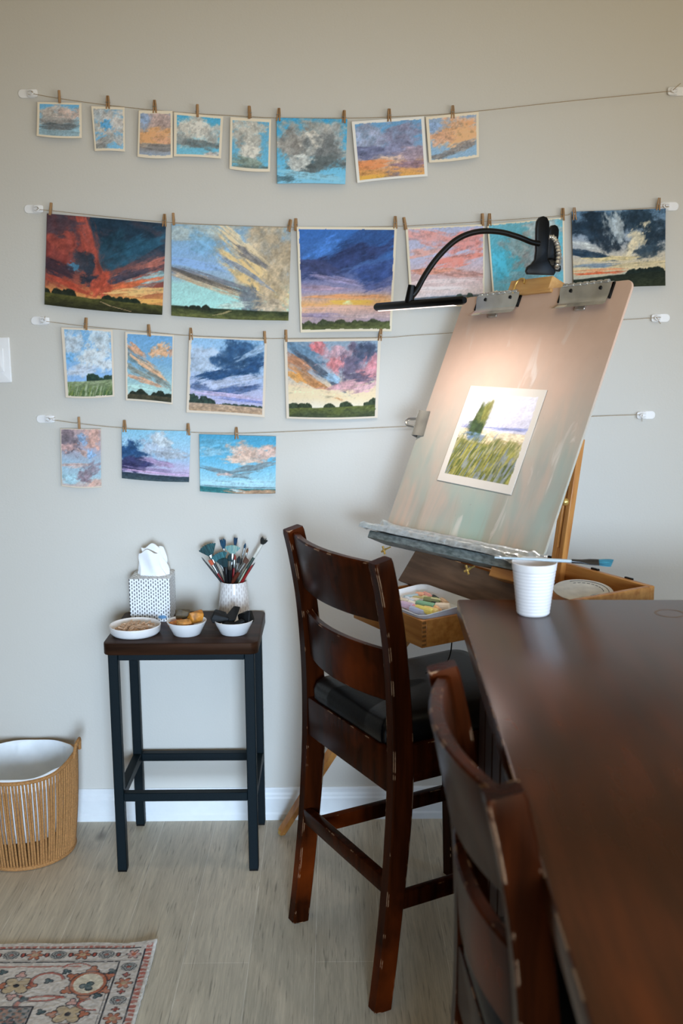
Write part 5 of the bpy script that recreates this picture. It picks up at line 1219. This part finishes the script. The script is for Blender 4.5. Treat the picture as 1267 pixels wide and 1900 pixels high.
gj = MB().lathe([(0.001, 0), (0.017, 0), (0.0185, 0.003), (0.0185, 0.034), (0.0195, 0.037), (0.0185, 0.038), (0.0165, 0.035), (0.0165, 0.004), (0.001, 0.003)], 32).build('glass_jar', glass_mat()); gj.location = (gp.x, gp.y, 0.8495)
tag(gj, 'small round glass jar beside the dial card in the easel box', 'jar')
gp = at_z(939, 1108, 0.885)
sp = MB(); sp.ball((0, 0, 0), 0.021, 3, (1.2, 1, 0.8)); sp = sp.build('sponge', col_mat('b8b78a', 0.9)); sp.location = (gp.x+0.01, gp.y+0.03, 0.867); tag(sp, 'pale yellow green sponge just left of the white cup in the easel box', 'sponge')

# tray of pastels in the drawer
TX0, TX1 = du1-0.205, du1-0.004; TY0, TY1 = dd+0.002, dd+0.150
tr_c = EF @ Vector(((TX0+TX1)/2, (TY0+TY1)/2, 0.8330))
tr = thing('pastel_tray', 'white enamel tray of pastel sticks sitting in the easel drawer', 'tray', matrix=frame(tr_c, U, Dn, Z3) @ Matrix.Rotation(math.radians(5), 4, 'X'))
hx_, hy_ = (TX1-TX0)/2, (TY1-TY0)/2
rings = []
for k, z in ((0.80, 0.0), (0.86, 0.001), (0.95, 0.018), (0.985, 0.0225), (1.0, 0.0235), (1.0, 0.025), (0.975, 0.025), (0.94, 0.019), (0.85, 0.004), (0.8, 0.003)):
    ox, oy = hx_-(1-k)*0.075, hy_-(1-k)*0.075
    rings.append([(x, y, z) for x, y in rounded_rect(-ox, ox, -oy, oy, 0.022, 6)])
MB().loft(rings).build('tray_body', col_mat('e9ecf0', 0.25, noise=0.01), tr)
PAST = [('e8a98a', 'peach', -.60, .62, .3, 1), ('d89a90', 'salmon', -.38, .66, -.2, 1), ('b9b07e', 'olive khaki', -.55, .28, .4, 1), ('dcd3a8', 'cream', -.20, .55, .2, 1), ('8d9a6a', 'moss green', .02, .42, .5, .9), ('2f3a3c', 'charcoal grey', -.06, .70, -.4, .6),
        ('e9e4de', 'chalk white', -.30, .05, .25, 1.2), ('cfd8e6', 'icy blue', -.62, -.15, -.3, 1.1), ('f0ede4', 'ivory', -.16, -.30, .05, 1.4), ('9db4d8', 'sky blue', .06, -.04, -.25, 1.1), ('b7b7bb', 'silver grey', -.02, .18, .6, .9), ('7d8560', 'dark moss', .22, .26, .35, 1.1), ('3a5238', 'forest green', .36, .08, .3, .9), ('26302c', 'black green', .50, .22, .1, .8),
        ('86b898', 'mint green', .34, -.20, .1, 1.3), ('e7a8b4', 'rose pink', .22, -.50, .1, 1.5), ('b4c0e0', 'periwinkle', .40, -.66, .15, 1.2), ('e6d878', 'lemon yellow', .62, -.54, .1, 1.4), ('e8cf86', 'straw yellow', .80, -.40, .2, 1), ('8fb0dc', 'cornflower blue', .62, -.16, .4, .9), ('e8b98a', 'apricot', .78, -.06, -.3, .7), ('d3c6b4', 'putty', -.60, -.52, .1, 1), ('c9b2cc', 'lilac', -.20, -.64, .2, 1), ('d8d6a8', 'pale lime', .30, .50, .1, 1), ('c4a484', 'tan', .56, .56, -.4, .9), ('a8bcc4', 'slate blue', -.74, .12, 1.2, .9), ('efe2d0', 'buff', .74, .30, .5, .9)]
random.seed(12)
for h_, nm, fx_, fy_, rz, ln in PAST:
    mb = MB(); r = 0.0076; l = 0.0190*ln
    rings = [[(x, r*k*math.cos(a)*(1 if math.cos(a) > -0.6 else 0.9), r*k*math.sin(a)) for a in np.linspace(0, 2*PI, 10, endpoint=False)] for x, k in ((-l, .75), (-l*.93, .97), (-l*.3, 1.03), (l*.4, .97), (l*.9, 1.0), (l, .7))]
    mb.loft(rings)
    o = mb.build('pastel_stick', col_mat(h_, 0.9, noise=0.08), smooth=False)
    o.matrix_world = frame(tr_c, U, Dn, Z3) @ Matrix.Rotation(math.radians(5), 4, 'X') @ Matrix.Translation((fx_*(hx_-0.026), fy_*(hy_-0.022), 0.0118+0.008*random.random())) @ Matrix.Rotation(rz+random.uniform(-.1, .1)+0.1, 4, 'Z')
    tag(o, nm+' coloured pastel stick lying in the white tray', 'pastel', 'pastel sticks in the white tray')
# thin black power lead hanging below the drawer
cp = [at_y(838, 1192, -0.62), at_y(836, 1210, -0.63), at_y(829, 1228, -0.64), at_y(812, 1243, -0.66), at_y(790, 1249, -0.68)]
cp = [Vector((p.x, p.y, p.z)) for p in cp]
# ---------------------------------------------------------------- drawing board
def board_mat():
    mt, nt, b = new_mat('hardboard_with_pastel_dust')
    tc = nt.nodes.new('ShaderNodeTexCoord'); sp = nt.nodes.new('ShaderNodeSeparateXYZ'); nt.links.new(tc.outputs['Object'], sp.inputs[0])
    def noise(scale, det, sc=(1, 1, 1), dist=0):
        mp = nt.nodes.new('ShaderNodeMapping'); mp.inputs['Scale'].default_value = sc; nt.links.new(tc.outputs['Object'], mp.inputs['Vector'])
        n = nt.nodes.new('ShaderNodeTexNoise'); n.inputs['Scale'].default_value = scale; n.inputs['Detail'].default_value = det; n.inputs['Distortion'].default_value = dist
        nt.links.new(mp.outputs['Vector'], n.inputs['Vector']); return n.outputs['Fac']
    def mr(x, a, bb, c, d):
        n = nt.nodes.new('ShaderNodeMapRange'); n.inputs[1].default_value = a; n.inputs[2].default_value = bb; n.inputs[3].default_value = c; n.inputs[4].default_value = d; nt.links.new(x, n.inputs[0]); return n.outputs[0]
    def mul(x, y, op='MULTIPLY'):
        n = nt.nodes.new('ShaderNodeMath'); n.operation = op
        for i, q in enumerate((x, y)):
            if isinstance(q, (int, float)): n.inputs[i].default_value = q
            else: nt.links.new(q, n.inputs[i])
        return n.outputs[0]
    def mix(f, c1, c2):
        n = nt.nodes.new('ShaderNodeMix'); n.data_type = 'RGBA'; nt.links.new(f, n.inputs[0])
        for i, q in ((6, c1), (7, c2)):
            if isinstance(q, str): n.inputs[i].default_value = L4(q)
            else: nt.links.new(q, n.inputs[i])
        return n.outputs[2]
    col = mix(noise(30, 5), 'd0ae98', 'd9b8a2')
    # pale dust that has run down the board and settled low on it
    low = mr(sp.outputs['Y'], 0.52, 0.22, 0.0, 1.0)
    dust = mul(low, mr(noise(5, 5, (3, .7, 1), 1.0), 0.30, 0.62, 0.30, 1.0))
    col = mix(mul(dust, 0.80), col, '9aa49c')
    gr = mul(mr(sp.outputs['Y'], 0.40, 0.15, 0.0, 1.0), mr(noise(4, 4, (1.2, .8, 1)), 0.42, 0.60, 0, 0.9))
    col = mix(gr, col, '9fb4a8')
    gm = mul(mr(sp.outputs['Y'], 0.36, 0.12, 0.0, 1.0), mr(noise(7, 5, (2.0, .35, 1), .5), 0.56, 0.66, 0, 0.5))
    col = mix(gm, col, 'a39582')
    sm = mul(mr(noise(9, 6, (2.2, .6, 1), .8), 0.63, 0.70, 0, 0.55), mr(sp.outputs['Y'], 0.62, 0.45, 0.0, 1.0))
    col = mix(sm, col, 'e0d6cc')
    spk = mr(noise(55, 2), 0.74, 0.78, 0, 0.5)
    col = mix(spk, col, '9c9286')
    nt.links.new(col, b.inputs['Base Color']); b.inputs['Roughness'].default_value = 0.6; b.inputs['Specular IOR Level'].default_value = 0.15
    return mt
bd = thing('drawing_board', 'tall tan hardboard drawing board with metal clips leaning on the easel', 'drawing board', matrix=BF)
MB().prism(rounded_rect(0, BW, 0.0, BH, 0.022, 8), -0.006, 0.0, None, 0.001, 1).build('board_panel', board_mat(), bd)
def board_clip(uc, w, v):
    # flat jaw, roller hinge along the top edge and a flared lip
    prof = [(-0.001, 0.004), (-0.006, 0.010), (-0.017, 0.0085), (-0.034, 0.0045), (-0.043, 0.004), (-0.053, 0.009), (-0.062, 0.0165)]
    rings = []
    for k, wk in zip(range(len(prof)), (1, 1, 1, .96, .94, 1.0, 1.02)):
        v_, n_ = prof[k]
        rings.append([(uc-w*wk, BH+v_, n_), (uc+w*wk, BH+v_, n_), (uc+w*wk, BH+v_, n_-0.0014), (uc-w*wk, BH+v_, n_-0.0014)])
    c = MB().loft(rings).build('clip', M['clip_steel'], bd)
    mb = MB(); mb.tube([(uc-w*0.9, BH-0.003, 0.0095), (uc+w*0.9, BH-0.003, 0.0095)], 0.003, 10)
    for k in range(-3, 4): mb.tube([(uc+k*w*0.27-0.006, BH-0.003, 0.0095), (uc+k*w*0.27+0.006, BH-0.003, 0.0095)], 0.0045, 10)
    mb.build('hinge_rod', M['clip_steel'], c)
    mb = MB()
    for q in (-0.55, 0.62): mb.ball((uc+q*w, BH-0.017, 0.0095), 0.0048, 2, (1, 1, .5))
    mb.build('rivet', M['black_plastic'], c)
    mb = MB(); mb.box(uc-0.016, uc+0.016, BH-0.066, BH-0.055, 0.0002, 0.006, 0.001, 1)
    for k in range(5): mb.tube([(uc-w*0.8+k*0.006, BH-0.054, 0.0105), (uc-w*0.8+k*0.006, BH-0.063, 0.0180)], 0.0016, 6)
    mb.build('lip_tab', M['clip_steel'], c)
    for s in (-1, 1): MB().box(uc+s*w-0.0035, uc+s*w+0.0035, BH-0.042, BH-0.002, 0.0, 0.0045, 0.001, 1).build('side_plate', M['black_plastic'], c)
def on_board(px, py):
    v = ray(px, py); k = (B0-CAM_POS).dot(NB)/v.dot(NB); p = CAM_POS+v*k-B0
    return p.dot(UB), p.dot(VB)
a = on_board(888, 560)[0]; b_ = on_board(965, 556)[0]; board_clip((a+b_)/2, (b_-a)/2, 0)
a = on_board(1040, 553)[0]; b_ = on_board(1134, 545)[0]; board_clip((a+b_)/2, (b_-a)/2, 0)

# pastel painting taped to the board
quad = [on_board(*q) for q in ((874, 716), (1016, 724), (949, 919), (811, 891))]
nu, nv = 130, 175
rgb = paint(nu, nv, [('g', [(0, 'e6e3e8'), (.2, 'dfdbe4'), (.42, 'd0cddd'), (1, 'd8c8a8')]), ('b', .3, .1, .3, .05, 0, 'e6e4ec', .7), ('b', .75, .40, .35, .018, -2, '8f96c0', .9), ('b', .2, .42, .2, .02, 0, 'a0a2c4', .9), ('h', .435, .44, .003, 'ead8b8', 'd9c090'), ('w', [(.6, .45, .004), (.56, .5, .012), (.62, .6, .015)], 'a9acb4'),
                     ('b', .30, .34, .095, .20, 6, '55602f', .98, .3, .6), ('b', .26, .44, .12, .10, 0, '3d4f34', .95, .3, .6), ('b', .35, .24, .055, .11, 8, '7f7c42', .9, .4, .6), ('b', .30, .52, .16, .05, 0, '6d86a4', .85), ('h', .56, .58, .05, '8f8a48', '707038'), ('b', .75, .58, .25, .06, 8, 'a08f5c', .8), ('r', .52, 1.0, ['9a9858', '6c7440', 'b4aa72', '565f3e', '8a8850', 'bdb488', '747a44'], .35), ('b', .8, .78, .14, .1, 60, '6d7488', .5), ('r', .6, .98, ['55602c', 'a8a050', '8f97a4'], .25), ('b', .5, .96, .5, .035, 0, 'a09680', .7)], 77, (.075, .075, .07, .085), 'dad2c6', .75)
u, v = np.meshgrid(np.linspace(0, 1, nu), np.linspace(0, 1, nv)); u = u[..., None]; v = v[..., None]
q = [np.array(BP(x, y, 0.0016)) for x, y in quad]
P = (1-v)*((1-u)*q[0]+u*q[1])+v*((1-u)*q[3]+u*q[2]); c = P.mean((0, 1))
o = grid_mesh('painting', P-c, rgb, M['pastel_paint']); o.location = c
tag(o, 'pastel painting of a tree in tall grass taped to the drawing board', 'painting')

# bulldog clip on the left edge of the board
cu, cv = on_board(798, 788)
bc = thing('bulldog_clip', 'silver bulldog clip gripping left edge of the drawing board', 'clip', matrix=BF @ Matrix.Translation((0.0, cv, 0)) @ Matrix.Rotation(0.10, 4, 'Z'))
mb = MB()
prof = [(0.026, 0.0012), (0.016, 0.0035), (0.004, 0.011), (-0.006, 0.0145), (-0.012, 0.012), (-0.014, 0.004), (-0.014, -0.010), (-0.012, -0.018), (-0.006, -0.0205), (0.004, -0.017), (0.016, -0.0095), (0.026, -0.0072)]
inner = [(x*0.94+0.0008, (n+0.003)*0.9-0.003) for x, n in prof]
rings = []
for y in (-0.034, 0.034): rings.append([(x, y, n) for x, n in prof]+[(x, y, n) for x, n in reversed(inner)])
mb.loft(rings).build('jaw', M['clip_steel'], bc)
for s in (1, -1):
    n0 = 0.012 if s > 0 else -0.018
    mb = MB()
    mb.tube(smooth_path([(-0.008, -0.011, n0), (-0.018, -0.010, n0+s*0.004), (-0.030, -0.008, n0+s*0.008), (-0.0355, 0.0, n0+s*0.010), (-0.030, 0.008, n0+s*0.008), (-0.018, 0.010, n0+s*0.004), (-0.008, 0.011, n0)], 5), 0.0042, 8)
    mb.build('handle', M['clip_steel'], bc)

# ---------------------------------------------------------------- clamp lamp
def LW3(px, py, y): return at_y(px, py, y)
CC = BP(0.262, 0.690, -0.018)      # the jaws bite on the top clamp here
lp = thing('clamp_lamp', 'black clamp lamp with gooseneck arm clipped to top of the easel', 'lamp', CC)
inv = lp.matrix_world.inverted()
cl_y = CC.y
# jaws: two peanut shaped levers that face the camera side
def lever(pxs, y, ln, lean, name):
    F = Vector((0.30, -0.954, 0)); X = Vector((0.954, 0.30, 0))
    base = at_y(*pxs, y)
    mt = inv @ (frame(base, X, Z3, -F) @ Matrix.Rotation(lean, 4, 'Z'))
    s = ln
    half = [(0.030, 0.0), (0.0335, 0.006), (0.031, 0.015), (0.022, 0.021), (0.0145, 0.030), (0.0125, 0.048), (0.0135, 0.070), (0.0145, 0.092), (0.0135, 0.106), (0.008, 0.1145), (0.0, 0.117)]
    half = [(x*s, y_*s) for x, y_ in half]
    poly = half+[(-x, y_) for x, y_ in reversed(half[:-1])]
    poly = [(x, max(y_, 0.0)) for x, y_ in poly]
    MB().prism(poly, -0.006, 0.006, mt, 0.002, 2).build(name, M['black_plastic'], lp)
lever((1002, 510), cl_y-0.012, 1.17, -0.02, 'clamp_lever')
lever((1018, 502), cl_y+0.030, 0.93, -0.10, 'clamp_lever')
c1 = inv @ at_y(1012, 490, cl_y-0.004); c2 = inv @ at_y(1026, 486, cl_y+0.05)
MB().tube([c1, c2], 0.012, 16).build('clamp_spring', M['black_plastic'], lp)
pts = [inv @ at_y(x, y, cl_y+0.028) for x, y in ((1018, 440), (1027, 442), (1034, 458), (1036, 478), (1031, 500))]
mb = MB(); sp_ = smooth_path(pts, 10)
mb.tube(sp_, [0.0072+0.0013*math.sin(i*1.9) for i in range(len(sp_))], 10).build('spring_grip', M['clip_steel'], lp)
# gooseneck and light bar
bl = Vector((0.103, -0.36, 1.5095)); bl = at_y(697, 570, -0.36)
brr = at_y(862, 557, -0.615)
barv = (brr-bl).normalized()
mid = bl+barv*((brr-bl).length*0.40)
G = [(1000, 452, cl_y-0.02), (985, 449, cl_y-0.03), (960, 439, -0.42), (925, 430, -0.43), (885, 430, -0.44), (848, 444, -0.445), (815, 474, -0.45), (790, 508, -0.455), (772, 540, mid.y-0.0)]
gp_ = [inv @ at_y(*g) for g in G]+[inv @ (mid+Vector((0, 0, 0.012)))]
MB().tube(smooth_path(gp_, 8), 0.0068, 12).build('gooseneck', M['black_plastic'], lp)
MB().tube([inv @ (mid+Vector((0, 0, 0.004))), inv @ (mid+Vector((0.006, 0, 0.045)))], [0.0115, 0.0085], 14).build('neck_socket', M['black_plastic'], lp)
xx = barv; yy = Vector((0, 0, 1)).cross(xx).normalized(); zz = xx.cross(yy)
mt = inv @ frame(bl, xx, yy, zz); LB = (brr-bl).length
MB().tube([mt @ Vector((0, 0, 0)), mt @ Vector((0.006, 0, 0)), mt @ Vector((LB-0.006, 0, 0)), mt @ Vector((LB, 0, 0))], [0.007, 0.0098, 0.0098, 0.007], 16).build('light_bar', M['black_plastic'], lp)
def emit_mat():
    mt_, nt, b = new_mat('led_strip'); b.inputs['Base Color'].default_value = (1, .9, .86, 1); b.inputs['Emission Color'].default_value = (1.0, 0.80, 0.72, 1); b.inputs['Emission Strength'].default_value = 1.3
    return mt_
# the diffuser looks down and towards the board
MB().box(0.012, LB-0.03, -0.0042, 0.0042, -0.0106, -0.0070, 0.0008, 1, mt).build('led_diffuser', emit_mat(), lp)
ld = bpy.data.lights.new('clamp_lamp_light', 'AREA'); ld.shape = 'RECTANGLE'; ld.size = LB-0.05; ld.size_y = 0.012; ld.energy = 1.38; ld.spread = math.radians(152); ld.color = (1.0, 0.92, 0.90)
lo = bpy.data.objects.new('clamp_lamp_light', ld); COL.objects.link(lo)
lc = bl+barv*(LB*0.5)-zz*0.0135
aim = (BP(0.29, 0.15)-lc).normalized()
aim = (aim-xx*aim.dot(xx)).normalized()
aim = aim.normalized()
zl = -(aim-xx*aim.dot(xx)).normalized(); lo.matrix_world = frame(lc, xx, zl.cross(xx), zl)
MB().tube([inv @ p for p in smooth_path(cp, 6)], 0.0016, 8).build('power_lead', M['black_plastic'], lp, label='thin black lead hanging below the drawer')
